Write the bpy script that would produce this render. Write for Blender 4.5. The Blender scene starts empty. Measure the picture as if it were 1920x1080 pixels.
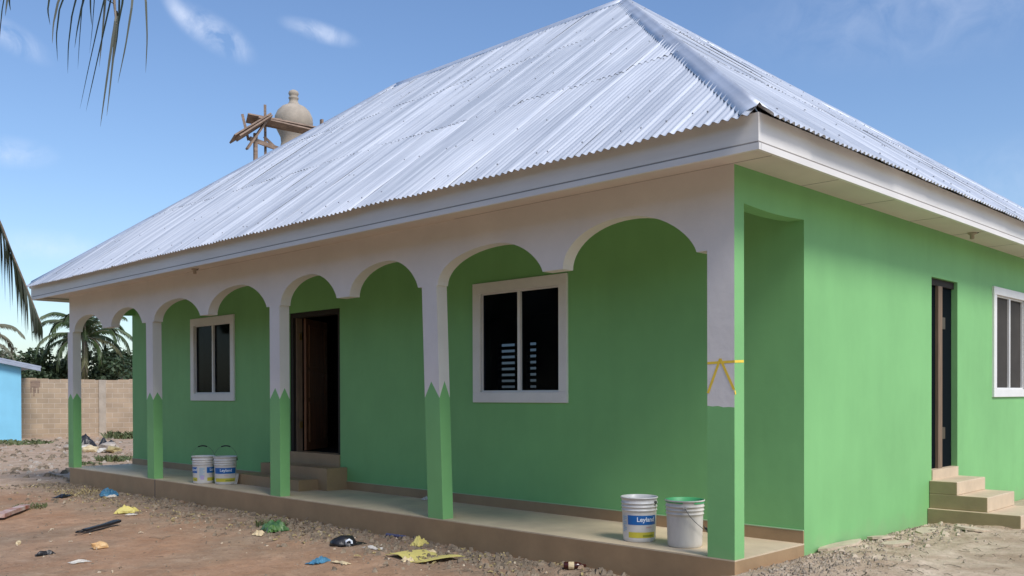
import bpy, bmesh, math, random
from mathutils import Vector, Matrix, noise
R = math.radians
rnd = random.Random(7)
S = bpy.context.scene
C = S.collection

# ------------------------------------------------------------------ camera
cam_d = bpy.data.cameras.new('camera')
cam = bpy.data.objects.new('camera', cam_d); C.objects.link(cam)
S.camera = cam
YAW, PITCH, ROLL = 0.7775, -0.0075, -0.0030
cs, sn = math.cos(YAW), math.sin(YAW)
fw = Vector((-sn, cs, 0)); rt = Vector((cs, sn, 0)); up = Vector((0, 0, 1))
f2 = fw*math.cos(PITCH) + up*math.sin(PITCH); u2 = -fw*math.sin(PITCH) + up*math.cos(PITCH)
r3 = rt*math.cos(ROLL) + u2*math.sin(ROLL); u3 = -rt*math.sin(ROLL) + u2*math.cos(ROLL)
m = Matrix.Identity(4)
for i in range(3):
    m[i][0] = r3[i]; m[i][1] = u3[i]; m[i][2] = -f2[i]
m[0][3], m[1][3], m[2][3] = 3.8303, -6.3511, 1.3
cam.matrix_world = m
cam_d.sensor_width = 36; cam_d.lens = 1743.94/1920*36
cam_d.shift_y = 211.35/1920
cam_d.clip_start = 0.05; cam_d.clip_end = 3000

# ------------------------------------------------------------------ sky, sun, exposure
SUN_EL, SUN_AZ = R(48), R(-9)          # azimuth measured from +x (right of the house) towards +y (behind it)
sd = Vector((math.cos(SUN_EL)*math.cos(SUN_AZ), math.cos(SUN_EL)*math.sin(SUN_AZ), math.sin(SUN_EL)))
w = bpy.data.worlds.new('World'); S.world = w; w.use_nodes = True
nt = w.node_tree; nt.nodes.clear()
def N(t, typ, **k):
    n = t.nodes.new(typ)
    for a, b in k.items():
        if a == 'op': n.operation = b
        else: setattr(n, a, b)
    return n
out = N(nt, 'ShaderNodeOutputWorld'); bg = N(nt, 'ShaderNodeBackground')
bg.inputs['Strength'].default_value = 0.13
sky = N(nt, 'ShaderNodeTexSky'); sky.sky_type = 'NISHITA'; sky.sun_disc = False
sky.sun_elevation = SUN_EL; sky.sun_rotation = math.atan2(sd.x, sd.y)
sky.air_density = 1.1; sky.dust_density = .9; sky.ozone_density = 4.5; sky.altitude = 10
tc = N(nt, 'ShaderNodeTexCoord')
def vmath(t, op, a, b=None):
    n = N(t, 'ShaderNodeVectorMath', op=op)
    for i, v in enumerate((a, b)):
        if v is None: continue
        if isinstance(v, (tuple, Vector)): n.inputs[i].default_value = tuple(v)
        else: t.links.new(v, n.inputs[i])
    return n.outputs['Value'] if op == 'DOT_PRODUCT' else n.outputs['Vector']
def fmath(t, op, a, b=0.0, c=0.0, clamp=False):
    n = N(t, 'ShaderNodeMath', op=op); n.use_clamp = clamp
    for i, v in enumerate((a, b, c)):
        if isinstance(v, (int, float)): n.inputs[i].default_value = v
        else: t.links.new(v, n.inputs[i])
    return n.outputs[0]
V = tc.outputs['Generated']
def cloud(direction, wide, high, tilt, amount, seed):
    """a small wisp of cloud in one direction of the sky"""
    d = Vector(direction).normalized(); e = d.cross(Vector((0, 0, 1))).normalized(); g = e.cross(d)
    ee = e*math.cos(tilt) + g*math.sin(tilt); gg = -e*math.sin(tilt) + g*math.cos(tilt)
    a = vmath(nt, 'DOT_PRODUCT', V, tuple(ee/wide)); b = vmath(nt, 'DOT_PRODUCT', V, tuple(gg/high))
    f = vmath(nt, 'DOT_PRODUCT', V, tuple(d))
    r = fmath(nt, 'ADD', fmath(nt, 'MULTIPLY', a, a), fmath(nt, 'MULTIPLY', b, b))
    mask = fmath(nt, 'SUBTRACT', 1.0, r, clamp=True)
    mask = fmath(nt, 'MULTIPLY', fmath(nt, 'MULTIPLY', mask, mask), fmath(nt, 'GREATER_THAN', f, 0.0))
    mp = N(nt, 'ShaderNodeMapping'); nt.links.new(V, mp.inputs[0]); mp.inputs['Location'].default_value = (seed, seed*2, 0)
    no = N(nt, 'ShaderNodeTexNoise'); nt.links.new(mp.outputs[0], no.inputs['Vector'])
    no.inputs['Scale'].default_value = 26; no.inputs['Detail'].default_value = 7; no.inputs['Roughness'].default_value = .6; no.inputs['Distortion'].default_value = .6
    n2 = fmath(nt, 'MULTIPLY', fmath(nt, 'SUBTRACT', no.outputs[0], .33, clamp=True), 3.0, clamp=True)
    return fmath(nt, 'MULTIPLY', fmath(nt, 'MULTIPLY', mask, n2), amount)
acc = None
for c in (((-.830, .436, .347), .052, .020, R(-28), .6, 1.3), ((-.843, .410, .362), .036, .011, R(-48), .38, 3.3),
          ((-.776, .521, .3556), .046, .012, R(-12), .45, 4.1),
          ((-.9047, .2809, .3203), .045, .016, R(-25), .4, 6.2), ((-.9316, .2863, .2238), .05, .018, R(0), .35, 8.7),
          ((-.9404, .3093, .1416), .13, .02, R(0), .22, 9.9), ((-.3255, .8853, .36), .22, .07, R(0), .14, 11.3),
          ((-.2, .95, .2), .25, .05, 0, .12, 14.3)):
    v = cloud(*c); acc = v if acc is None else fmath(nt, 'ADD', acc, v)
mix = N(nt, 'ShaderNodeMixRGB'); nt.links.new(fmath(nt, 'MINIMUM', acc, .8), mix.inputs[0])
hs = N(nt, 'ShaderNodeHueSaturation'); nt.links.new(sky.outputs[0], hs.inputs['Color']); hs.inputs['Saturation'].default_value = 1.04; hs.inputs['Hue'].default_value = .504
nt.links.new(hs.outputs[0], mix.inputs[1]); mix.inputs[2].default_value = (6.2, 6.6, 7.6, 1)
nt.links.new(mix.outputs[0], bg.inputs[0]); nt.links.new(bg.outputs[0], out.inputs[0])
sl = bpy.data.lights.new('sun', 'SUN'); sl.energy = 2.5; sl.angle = R(20); sl.color = (1.0, .955, .9)
so = bpy.data.objects.new('sun', sl); C.objects.link(so); so.location = (20, 10, 30)
so.rotation_euler = (-sd).to_track_quat('-Z', 'Y').to_euler()
S.view_settings.view_transform = 'Standard'; S.view_settings.look = 'None'
S.view_settings.exposure = 0.33; S.view_settings.gamma = 1

# ------------------------------------------------------------------ materials
def mat(name, col, rough=.7, metal=0.0, var=0.0, vscale=3.0, bump=0.0, bscale=40.0, col2=None, spec=.5, stretch=(1, 1, 1), detail=4.0):
    """principled material with noise between col and col2 (or +-var of col) and a noise bump"""
    ma = bpy.data.materials.new(name); ma.use_nodes = True; t = ma.node_tree; b = t.nodes['Principled BSDF']
    b.inputs['Base Color'].default_value = (*col, 1); b.inputs['Roughness'].default_value = rough
    b.inputs['Metallic'].default_value = metal; b.inputs['Specular IOR Level'].default_value = spec
    co = N(t, 'ShaderNodeTexCoord'); mp = N(t, 'ShaderNodeMapping'); mp.inputs['Scale'].default_value = stretch
    t.links.new(co.outputs['Object'], mp.inputs[0])
    if var or col2:
        no = N(t, 'ShaderNodeTexNoise'); no.inputs['Scale'].default_value = vscale; no.inputs['Detail'].default_value = detail; no.inputs['Roughness'].default_value = .6
        t.links.new(mp.outputs[0], no.inputs['Vector'])
        cr = N(t, 'ShaderNodeValToRGB'); t.links.new(no.outputs[0], cr.inputs[0])
        c1 = col; c2 = col2 or tuple(min(1, x*(1+var)) for x in col)
        if not col2: c1 = tuple(x*(1-var) for x in col)
        cr.color_ramp.elements[0].position = .33; cr.color_ramp.elements[1].position = .68
        cr.color_ramp.elements[0].color = (*c1, 1); cr.color_ramp.elements[1].color = (*c2, 1)
        t.links.new(cr.outputs[0], b.inputs['Base Color'])
    if bump:
        n2 = N(t, 'ShaderNodeTexNoise'); n2.inputs['Scale'].default_value = bscale; n2.inputs['Detail'].default_value = 5
        t.links.new(mp.outputs[0], n2.inputs['Vector'])
        bp = N(t, 'ShaderNodeBump'); bp.inputs['Strength'].default_value = bump; bp.inputs['Distance'].default_value = .02
        t.links.new(n2.outputs[0], bp.inputs['Height']); t.links.new(bp.outputs[0], b.inputs['Normal'])
    return ma

def paint_wall(name, col):
    """emulsion on hand-floated plaster: roller streaks, patches and dust splashed up from the ground"""
    ma = mat(name, col, .6, var=.06, vscale=.9, bump=.14, bscale=7, spec=.3)
    t = ma.node_tree; b = t.nodes['Principled BSDF']; src = b.inputs['Base Color'].links[0].from_socket
    co = N(t, 'ShaderNodeTexCoord'); sp = N(t, 'ShaderNodeSeparateXYZ'); t.links.new(co.outputs['Object'], sp.inputs[0])
    mp = N(t, 'ShaderNodeMapping'); mp.inputs['Scale'].default_value = (4.5, 4.5, .9); t.links.new(co.outputs['Object'], mp.inputs[0])
    no = N(t, 'ShaderNodeTexNoise'); no.inputs['Scale'].default_value = 1; no.inputs['Detail'].default_value = 3; t.links.new(mp.outputs[0], no.inputs['Vector'])
    k = fmath(t, 'MULTIPLY_ADD', no.outputs[0], .13, .935)
    mu = N(t, 'ShaderNodeVectorMath', op='SCALE'); t.links.new(src, mu.inputs[0]); t.links.new(k, mu.inputs['Scale'])
    n3 = N(t, 'ShaderNodeTexNoise'); n3.inputs['Scale'].default_value = 6; n3.inputs['Detail'].default_value = 6; t.links.new(co.outputs['Object'], n3.inputs['Vector'])
    hgt = fmath(t, 'SUBTRACT', .25, fmath(t, 'ADD', sp.outputs[2], fmath(t, 'MULTIPLY', n3.outputs[0], .35)), clamp=True)
    dm = fmath(t, 'MULTIPLY', hgt, 1.6, clamp=True)
    mx = N(t, 'ShaderNodeMixRGB'); t.links.new(dm, mx.inputs[0]); t.links.new(mu.outputs[0], mx.inputs[1]); mx.inputs[2].default_value = (.30, .36, .2, 1)
    t.links.new(mx.outputs[0], b.inputs['Base Color'])
    return ma

M = {}
M['green'] = paint_wall('green_paint', (.215, .49, .185))
M['white'] = mat('white_paint', (.75, .71, .67), .6, var=.05, vscale=1.5, bump=.2, bscale=10, spec=.3)
M['trim'] = mat('window_trim_paint', (.76, .75, .72), .5, var=.04, vscale=4)
M['fascia'] = mat('fascia_paint', (.74, .71, .67), .5, var=.06, vscale=2.0, stretch=(.6, .6, 4))
M['soffit'] = mat('soffit_board', (.68, .62, .55), .7, var=.05, vscale=1.5)
M['line'] = mat('paint_drip_line', (.36, .50, .30), .6)
M['groove2'] = mat('fascia_joint', (.36, .33, .31), .8)
M['groove'] = mat('dark_groove', (.10, .09, .085), .8)
M['floor'] = mat('polished_screed', (.62, .50, .34), .6, var=.16, vscale=1.6, bump=.05, bscale=30, spec=.4)
M['riser'] = mat('brown_cement', (.36, .235, .125), .55, var=.12, vscale=2.2, bump=.1, bscale=20)
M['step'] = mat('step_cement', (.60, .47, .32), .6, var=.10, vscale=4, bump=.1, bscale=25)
M['step_shade'] = mat('step_cement_shaded', (.33, .25, .14), .6, var=.10, vscale=4, bump=.1, bscale=25)  # same step cement, with shade painted into the colour of the sunless side
M['dark'] = mat('dark_room', (.02, .02, .02), .95, spec=.1)  # indoor surfaces near black, the room's shade put into their colour
M['frame_dark'] = mat('dark_door_frame', (.03, .024, .02), .7, spec=.2)
M['wood_raw'] = mat('raw_timber_jamb', (.20, .135, .085), .7, var=.2, vscale=6, stretch=(6, 6, .5))
M['door'] = mat('varnished_red_brown_wood', (.20, .085, .036), .45, var=.3, vscale=5, stretch=(8, 8, .4))
M['brass'] = mat('brass', (.45, .30, .10), .35, metal=.8)
M['bronze'] = mat('dull_bronze', (.10, .08, .05), .5, metal=.5)
M['rubber'] = mat('window_gasket', (.03, .03, .03), .6)
M['navy'] = mat('doorway_darkness', (.003, .006, .008), .95, spec=.08)  # near-black colour standing in for the unlit room behind the side door
M['tape'] = mat('yellow_masking_tape', (.86, .60, .06), .6, var=.08, vscale=10)
M['screw'] = mat('screw_washer', (.24, .25, .28), .5, metal=.3)
M['cap'] = mat('galvanised_cap', (.66, .69, .74), .45, metal=.5, var=.12, vscale=3, bump=.15, bscale=4)
M['plaster'] = mat('grey_plaster', (.40, .34, .27), .9, var=.15, vscale=2.5, bump=.3, bscale=12)
M['plank'] = mat('weathered_plank', (.27, .19, .14), .85, var=.3, vscale=4, stretch=(1, 1, 4))
M['skyblue'] = mat('sky_blue_paint', (.22, .55, .74), .7, var=.08, vscale=.8)
M['zinc'] = mat('old_zinc_sheet', (.38, .42, .50), .5, metal=.4, var=.15, vscale=2)
M['bark'] = mat('palm_bark', (.20, .16, .12), .9, var=.3, vscale=5, bump=.5, bscale=12, stretch=(1, 1, 4))
M['leaflet'] = mat('palm_leaflet', (.026, .034, .014), .5, var=.3, vscale=1.5)  # near fronds: their backlit darkness is put into the colour
M['leaf_far'] = mat('far_palm_leaflet', (.050, .080, .026), .55, var=.35, vscale=.7)
M['leaf_dead'] = mat('dry_palm_leaflet', (.13, .13, .06), .8, var=.3, vscale=1)
M['foliage'] = mat('dark_foliage', (.028, .050, .020), .6, col2=(.062, .095, .038), vscale=1.1)
M['foliage_grey'] = mat('grey_foliage', (.10, .11, .07), .7, col2=(.19, .18, .12), vscale=1.4)
M['weed'] = mat('weed_green', (.07, .11, .04), .7, col2=(.16, .17, .07), vscale=9)
M['bucket'] = mat('white_plastic', (.66, .64, .60), .35, var=.06, vscale=8)
M['bucket_dirty'] = mat('dusty_white_plastic', (.60, .56, .50), .5, var=.14, vscale=11, stretch=(1, 1, .25))
M['label_blue'] = mat('blue_print', (.008, .13, .42), .4)
M['label_yellow'] = mat('yellow_print', (.62, .54, .06), .4)
M['label_pale'] = mat('pale_blue_print', (.32, .50, .66), .4)
M['label_olive'] = mat('olive_print', (.30, .32, .03), .4)
M['label_mauve'] = mat('mauve_print', (.55, .42, .66), .4)
M['ink_white'] = mat('white_print', (.75, .82, .9), .4)
M['ink_red'] = mat('red_print', (.6, .2, .18), .4)
M['wet_green'] = mat('wet_green_paint', (.07, .38, .14), .5)
M['wire'] = mat('steel_wire', (.15, .15, .15), .4, metal=.7)
M['black'] = mat('black_plastic', (.014, .014, .017), .4, bump=.3, bscale=30)
M['yellow'] = mat('yellow_card', (.66, .56, .17), .7, col2=(.54, .48, .16), vscale=12)
M['cream'] = mat('cream_scrap', (.62, .50, .30), .7, var=.2, vscale=20, bump=.4, bscale=40)
M['husk'] = mat('husk_flesh', (.66, .36, .13), .7, col2=(.72, .52, .28), vscale=12, bump=.4, bscale=30)
M['paper'] = mat('white_scrap', (.60, .56, .49), .7, var=.1, vscale=20)
M['bluebag'] = mat('blue_plastic_bag', (.06, .19, .30), .5, var=.35, vscale=15)
M['greenbag'] = mat('green_plastic_bag', (.03, .10, .035), .4, col2=(.10, .20, .05), vscale=15)
M['straw'] = mat('dry_straw', (.40, .32, .15), .8, var=.25, vscale=10)
M['bottle'] = mat('dark_brown_glass', (.05, .012, .008), .12)
M['purple'] = mat('lilac_plastic', (.24, .22, .36), .5)
M['stone'] = mat('rubble_stone', (.30, .26, .22), .9, col2=(.52, .45, .37), vscale=6, bump=.5, bscale=20)
M['slab'] = mat('broken_mortar_slab', (.54, .44, .32), .9, var=.15, vscale=6, bump=.5, bscale=20)
M['palechip'] = mat('pale_scrap_mix', (.40, .29, .17), .8, col2=(.66, .58, .46), vscale=60)
M['clod'] = mat('brown_clod', (.22, .145, .09), .95, col2=(.38, .27, .18), vscale=9, bump=.5, bscale=25)
M['chips'] = mat('grey_chippings', (.15, .12, .095), .9, col2=(.52, .43, .32), vscale=35)
M['litter'] = mat('dry_litter', (.11, .085, .06), .9, col2=(.33, .26, .18), vscale=12)
M['redplank'] = mat('painted_board', (.34, .12, .08), .7, col2=(.62, .55, .50), vscale=4)

def glass(name, tint, rough, alpha):
    ma = bpy.data.materials.new(name); ma.use_nodes = True; t = ma.node_tree; t.nodes.clear()
    o = N(t, 'ShaderNodeOutputMaterial'); mx = N(t, 'ShaderNodeMixShader'); tr = N(t, 'ShaderNodeBsdfTransparent'); p = N(t, 'ShaderNodeBsdfPrincipled')
    tr.inputs[0].default_value = (*tint, 1); p.inputs['Base Color'].default_value = (.004, .004, .005, 1); p.inputs['Roughness'].default_value = rough
    mx.inputs[0].default_value = alpha; p.inputs['Specular IOR Level'].default_value = .18
    t.links.new(tr.outputs[0], mx.inputs[1]); t.links.new(p.outputs[0], mx.inputs[2]); t.links.new(mx.outputs[0], o.inputs[0])
    return ma
M['glass'] = glass('dark_sliding_glass', (.36, .42, .52), .08, .30)
def mesh_screen():
    ma = mat('insect_screen', (.055, .05, .044), .8, var=.12, vscale=3, spec=.2)
    return ma
M['screen'] = mesh_screen()

def roof_mat():
    ma = bpy.data.materials.new('galvanised_corrugated_sheet'); ma.use_nodes = True; t = ma.node_tree; b = t.nodes['Principled BSDF']
    at = N(t, 'ShaderNodeAttribute'); at.attribute_name = 'sheet'        # x: along eave, y: up the slope, z: sheet number
    sp = N(t, 'ShaderNodeSeparateXYZ'); t.links.new(at.outputs['Vector'], sp.inputs[0])
    def noi(sx, sy, sc, det=4, sz=1.0):
        cb = N(t, 'ShaderNodeCombineXYZ')
        t.links.new(fmath(t, 'MULTIPLY', sp.outputs[0], sx), cb.inputs[0]); t.links.new(fmath(t, 'MULTIPLY', sp.outputs[1], sy), cb.inputs[1]); t.links.new(fmath(t, 'MULTIPLY', sp.outputs[2], sz), cb.inputs[2])
        n = N(t, 'ShaderNodeTexNoise'); n.inputs['Scale'].default_value = sc; n.inputs['Detail'].default_value = det; t.links.new(cb.outputs[0], n.inputs['Vector'])
        return n.outputs[0]
    streak = noi(7.0, .10, 1.0, 4, .15); patch = noi(1, 1, 1.6, 4); fine = noi(14, .8, 1, 3)
    wn = N(t, 'ShaderNodeTexWhiteNoise'); wn.noise_dimensions = '1D'; t.links.new(sp.outputs[2], wn.inputs['W'])
    v = fmath(t, 'ADD', fmath(t, 'MULTIPLY', streak, .55), fmath(t, 'ADD', fmath(t, 'MULTIPLY', wn.outputs[0], .10), fmath(t, 'MULTIPLY', fine, .28)))
    cr = N(t, 'ShaderNodeValToRGB'); t.links.new(v, cr.inputs[0])
    cr.color_ramp.elements[0].position = .36; cr.color_ramp.elements[0].color = (.52, .55, .59, 1)
    cr.color_ramp.elements[1].position = .60; cr.color_ramp.elements[1].color = (.97, .975, .98, 1)
    t.links.new(cr.outputs[0], b.inputs['Base Color'])
    b.inputs['Metallic'].default_value = .4
    t.links.new(fmath(t, 'MULTIPLY_ADD', patch, .3, .2), b.inputs['Roughness'])
    bp = N(t, 'ShaderNodeBump'); bp.inputs['Strength'].default_value = .35; bp.inputs['Distance'].default_value = .03
    t.links.new(noi(2.2, .8, 1.0, 3), bp.inputs['Height']); t.links.new(bp.outputs[0], b.inputs['Normal'])
    return ma
M['roof'] = roof_mat()

def brick_mat():
    ma = bpy.data.materials.new('sandcrete_block_wall'); ma.use_nodes = True; t = ma.node_tree; b = t.nodes['Principled BSDF']
    co = N(t, 'ShaderNodeTexCoord'); sp = N(t, 'ShaderNodeSeparateXYZ'); t.links.new(co.outputs['Object'], sp.inputs[0])
    cb = N(t, 'ShaderNodeCombineXYZ'); t.links.new(sp.outputs[0], cb.inputs[0]); t.links.new(sp.outputs[2], cb.inputs[1])
    br = N(t, 'ShaderNodeTexBrick'); t.links.new(cb.outputs[0], br.inputs['Vector'])
    br.inputs['Scale'].default_value = 1.0; br.inputs['Brick Width'].default_value = .42; br.inputs['Row Height'].default_value = .2
    br.inputs['Mortar Size'].default_value = .014; br.inputs['Mortar Smooth'].default_value = .4
    br.inputs['Color1'].default_value = (.46, .345, .235, 1); br.inputs['Color2'].default_value = (.39, .295, .205, 1); br.inputs['Mortar'].default_value = (.52, .43, .33, 1)
    no = N(t, 'ShaderNodeTexNoise'); no.inputs['Scale'].default_value = 1.3; no.inputs['Detail'].default_value = 6; t.links.new(co.outputs['Object'], no.inputs['Vector'])
    sc = N(t, 'ShaderNodeVectorMath', op='SCALE'); t.links.new(br.outputs[0], sc.inputs[0]); t.links.new(fmath(t, 'MULTIPLY_ADD', no.outputs[0], .7, .62), sc.inputs['Scale'])
    t.links.new(sc.outputs[0], b.inputs['Base Color']); b.inputs['Roughness'].default_value = .95
    bp = N(t, 'ShaderNodeBump'); bp.inputs['Strength'].default_value = .5; bp.inputs['Distance'].default_value = .02; t.links.new(br.outputs['Fac'], bp.inputs['Height']); bp.invert = True
    t.links.new(bp.outputs[0], b.inputs['Normal'])
    return ma
M['brick'] = brick_mat()

def ground_mat():
    ma = bpy.data.materials.new('laterite_soil'); ma.use_nodes = True; t = ma.node_tree; b = t.nodes['Principled BSDF']
    co = N(t, 'ShaderNodeTexCoord'); V = co.outputs['Object']; sp = N(t, 'ShaderNodeSeparateXYZ'); t.links.new(V, sp.inputs[0])
    def noi(sc, det=6, ro=.6, dist=0):
        n = N(t, 'ShaderNodeTexNoise'); n.inputs['Scale'].default_value = sc; n.inputs['Detail'].default_value = det; n.inputs['Roughness'].default_value = ro; n.inputs['Distortion'].default_value = dist
        t.links.new(V, n.inputs['Vector']); return n.outputs[0]
    def ramp(v, p0, p1, c0=None, c1=None):
        cr = N(t, 'ShaderNodeValToRGB'); t.links.new(v, cr.inputs[0]); cr.color_ramp.elements[0].position = p0; cr.color_ramp.elements[1].position = p1
        if c0: cr.color_ramp.elements[0].color = (*c0, 1); cr.color_ramp.elements[1].color = (*c1, 1)
        return cr.outputs[0]
    def mixc(f, a, c):
        mx = N(t, 'ShaderNodeMixRGB')
        for i, v in enumerate((f, a, c)):
            if isinstance(v, tuple): mx.inputs[i].default_value = (*v, 1)
            elif isinstance(v, float): mx.inputs[i].default_value = v
            else: t.links.new(v, mx.inputs[i])
        return mx.outputs[0]
    def sst(v, a, c):
        n = N(t, 'ShaderNodeMapRange'); n.interpolation_type = 'SMOOTHSTEP'; t.links.new(v, n.inputs[0]); n.inputs[1].default_value = a; n.inputs[2].default_value = c; return n.outputs[0]
    red = ramp(noi(1.1, 7, .62, .4), .35, .66, (.39, .215, .12), (.51, .325, .205))
    red = mixc(ramp(noi(.45, 5, .6, .6), .42, .60), red, ramp(noi(1.7, 7, .65, .4), .35, .66, (.30, .20, .125), (.45, .33, .225)))
    sand = ramp(noi(1.6, 8, .65, .3), .33, .68, (.48, .36, .25), (.68, .545, .41))
    pale = sst(fmath(t, 'ADD', sp.outputs[0], fmath(t, 'MULTIPLY', noi(2.0, 3), 1.0)), -.6, .9)       # sandy strip on the right
    left = sst(fmath(t, 'MULTIPLY_ADD', noi(.5, 3), 4.0, fmath(t, 'MULTIPLY', sp.outputs[0], -1.0)), 13.0, 17.0)  # paler yard beyond the house
    c = mixc(fmath(t, 'MAXIMUM', pale, fmath(t, 'MULTIPLY', left, .62)), red, sand)
    # greyish cement waste along the porch
    ygr = fmath(t, 'SUBTRACT', 1.0, sst(fmath(t, 'MULTIPLY_ADD', noi(1.7, 5), -1.5, fmath(t, 'MULTIPLY', sp.outputs[1], -1.0)), -.5, .9))
    lim = sst(sp.outputs[0], .1, -.8); lim2 = sst(sp.outputs[0], -14.5, -12.5)
    grey = fmath(t, 'MULTIPLY', fmath(t, 'MULTIPLY', ygr, lim), lim2)
    c = mixc(fmath(t, 'MULTIPLY', grey, .8), c, ramp(noi(5, 8, .7), .35, .7, (.21, .16, .115), (.41, .325, .24)))
    mott = ramp(noi(3.3, 7, .68, .8), .40, .62)
    c = mixc(fmath(t, 'MULTIPLY', fmath(t, 'SUBTRACT', 1.0, mott), .42), c, (.23, .14, .085))
    c = mixc(fmath(t, 'MULTIPLY', ramp(noi(4.1, 7, .7, .5), .57, .72), .5), c, (.56, .41, .29))
    # dark organic flecks
    c = mixc(fmath(t, 'MULTIPLY', ramp(noi(9, 6, .7), .60, .70), .45), c, (.17, .11, .07))
    c = mixc(fmath(t, 'MULTIPLY', ramp(noi(34, 4, .6), .62, .72), .5), c, (.62, .50, .38))
    c = mixc(fmath(t, 'MULTIPLY', ramp(noi(22, 5, .6), .58, .70), .6), c, (.12, .085, .06))
    far = fmath(t, 'MAXIMUM', sst(fmath(t, 'MULTIPLY', sp.outputs[0], -1.0), 50.0, 90.0), sst(fmath(t, 'MULTIPLY_ADD', noi(.4, 3), 4.0, fmath(t, 'MULTIPLY', sp.outputs[1], -1.0)), 8.5, 12.0))
    c = mixc(far, c, (.12, .13, .06))  # dark ground; the unseen part behind the camera is added to cut bounced light
    t.links.new(c, b.inputs['Base Color']); b.inputs['Roughness'].default_value = .95; b.inputs['Specular IOR Level'].default_value = .2
    bp = N(t, 'ShaderNodeBump'); bp.inputs['Strength'].default_value = .7; bp.inputs['Distance'].default_value = .03
    t.links.new(fmath(t, 'ADD', noi(12, 9, .7), fmath(t, 'MULTIPLY', noi(55, 4, .6), .4)), bp.inputs['Height']); t.links.new(bp.outputs[0], b.inputs['Normal'])
    return ma
M['ground'] = ground_mat()

# ------------------------------------------------------------------ helpers
def obj(name, bm, ms, parent=None, smooth=False, loc=None):
    me = bpy.data.meshes.new(name)
    bm.normal_update(); bm.to_mesh(me); bm.free()
    for x in (ms if isinstance(ms, (list, tuple)) else [ms]): me.materials.append(M[x] if isinstance(x, str) else x)
    if smooth:
        for p in me.polygons: p.use_smooth = True
    o = bpy.data.objects.new(name, me); C.objects.link(o)
    if parent: o.parent = parent
    if loc: o.location = loc
    return o
def tag(o, label=None, cat=None, group=None, kind=None):
    if label: o['label'] = label
    if cat: o['category'] = cat
    if group: o['group'] = group
    if kind: o['kind'] = kind
    return o
def thing(name, loc, label, cat, group=None, rz=0):
    o = bpy.data.objects.new(name, None); C.objects.link(o); o.location = loc; o.rotation_euler.z = rz; o.empty_display_size = .2
    return tag(o, label, cat, group)
def copy_tree(o, label, loc, rz=0):
    r = o.copy(); C.objects.link(r); r.location = loc; r.rotation_euler.z = rz; r['label'] = label
    for ch in o.children:
        c = ch.copy(); C.objects.link(c); c.parent = r
        for g in ch.children:
            d = g.copy(); C.objects.link(d); d.parent = c
    return r
def box(bm, x0, y0, z0, x1, y1, z1, mi=0, skip=''):
    v = [bm.verts.new((x, y, z)) for z in (z0, z1) for y in (y0, y1) for x in (x0, x1)]
    F = {'-z': (0, 2, 3, 1), '+z': (4, 5, 7, 6), '-y': (0, 1, 5, 4), '+y': (2, 6, 7, 3), '-x': (0, 4, 6, 2), '+x': (1, 3, 7, 5)}
    for k, q in F.items():
        if k in skip: continue
        f = bm.faces.new([v[i] for i in q]); f.material_index = mi
def beam(bm, a, b, wd, th, mi=0, roll=0):
    """a straight bar from a to b"""
    a = Vector(a); b = Vector(b); d = (b-a).normalized()
    s = d.cross(Vector((0, 0, 1)));
    if s.length < 1e-3: s = Vector((1, 0, 0))
    s.normalize(); u = s.cross(d)
    s, u = s*math.cos(roll)+u*math.sin(roll), -s*math.sin(roll)+u*math.cos(roll)
    v = [bm.verts.new(p + s*i*wd/2 + u*j*th/2) for p in (a, b) for i, j in ((-1, -1), (1, -1), (1, 1), (-1, 1))]
    for q in ((0, 3, 2, 1), (4, 5, 6, 7), (0, 1, 5, 4), (1, 2, 6, 5), (2, 3, 7, 6), (3, 0, 4, 7)):
        f = bm.faces.new([v[i] for i in q]); f.material_index = mi
def tube(bm, pts, rad, seg=8, mi=0, cap=True):
    pts = [Vector(p) for p in pts]; rings = []
    for i, p in enumerate(pts):
        d = (pts[min(i+1, len(pts)-1)] - pts[max(i-1, 0)]).normalized()
        s = d.cross(Vector((.13, .31, .94)));
        if s.length < 1e-3: s = d.cross(Vector((1, 0, 0)))
        s.normalize(); u = s.cross(d); r = rad[i] if isinstance(rad, (list, tuple)) else rad
        rings.append([bm.verts.new(p + (s*math.cos(a) + u*math.sin(a))*r) for a in [2*math.pi*k/seg for k in range(seg)]])
    for a, b in zip(rings, rings[1:]):
        for k in range(seg):
            f = bm.faces.new((a[k], b[k], b[(k+1) % seg], a[(k+1) % seg])); f.material_index = mi; f.smooth = True
    if cap:
        for rg in (rings[0], rings[-1]):
            f = bm.faces.new(rg); f.material_index = mi
    return rings
def lathe(bm, prof, seg=40, mi=0, cx=0, cy=0):
    rings = [[bm.verts.new((cx+r*math.cos(2*math.pi*k/seg), cy+r*math.sin(2*math.pi*k/seg), z)) for k in range(seg)] for r, z in prof]
    for a, b in zip(rings, rings[1:]):
        for k in range(seg):
            f = bm.faces.new((a[k], a[(k+1) % seg], b[(k+1) % seg], b[k])); f.material_index = mi; f.smooth = True
    return rings
def poly_prism(bm, pts, off, mi=0, mside=None, back=True):
    """polygon pts (3D, planar) extruded by vector off"""
    off = Vector(off); a = [bm.verts.new(p) for p in pts]; b = [bm.verts.new(Vector(p)+off) for p in pts]
    f = bm.faces.new(a); f.material_index = mi
    if back: f = bm.faces.new(b[::-1]); f.material_index = mi
    n = len(a)
    for i in range(n):
        j = (i+1) % n; f = bm.faces.new((a[i], b[i], b[j], a[j])); f.material_index = mi if mside is None else mside
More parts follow.
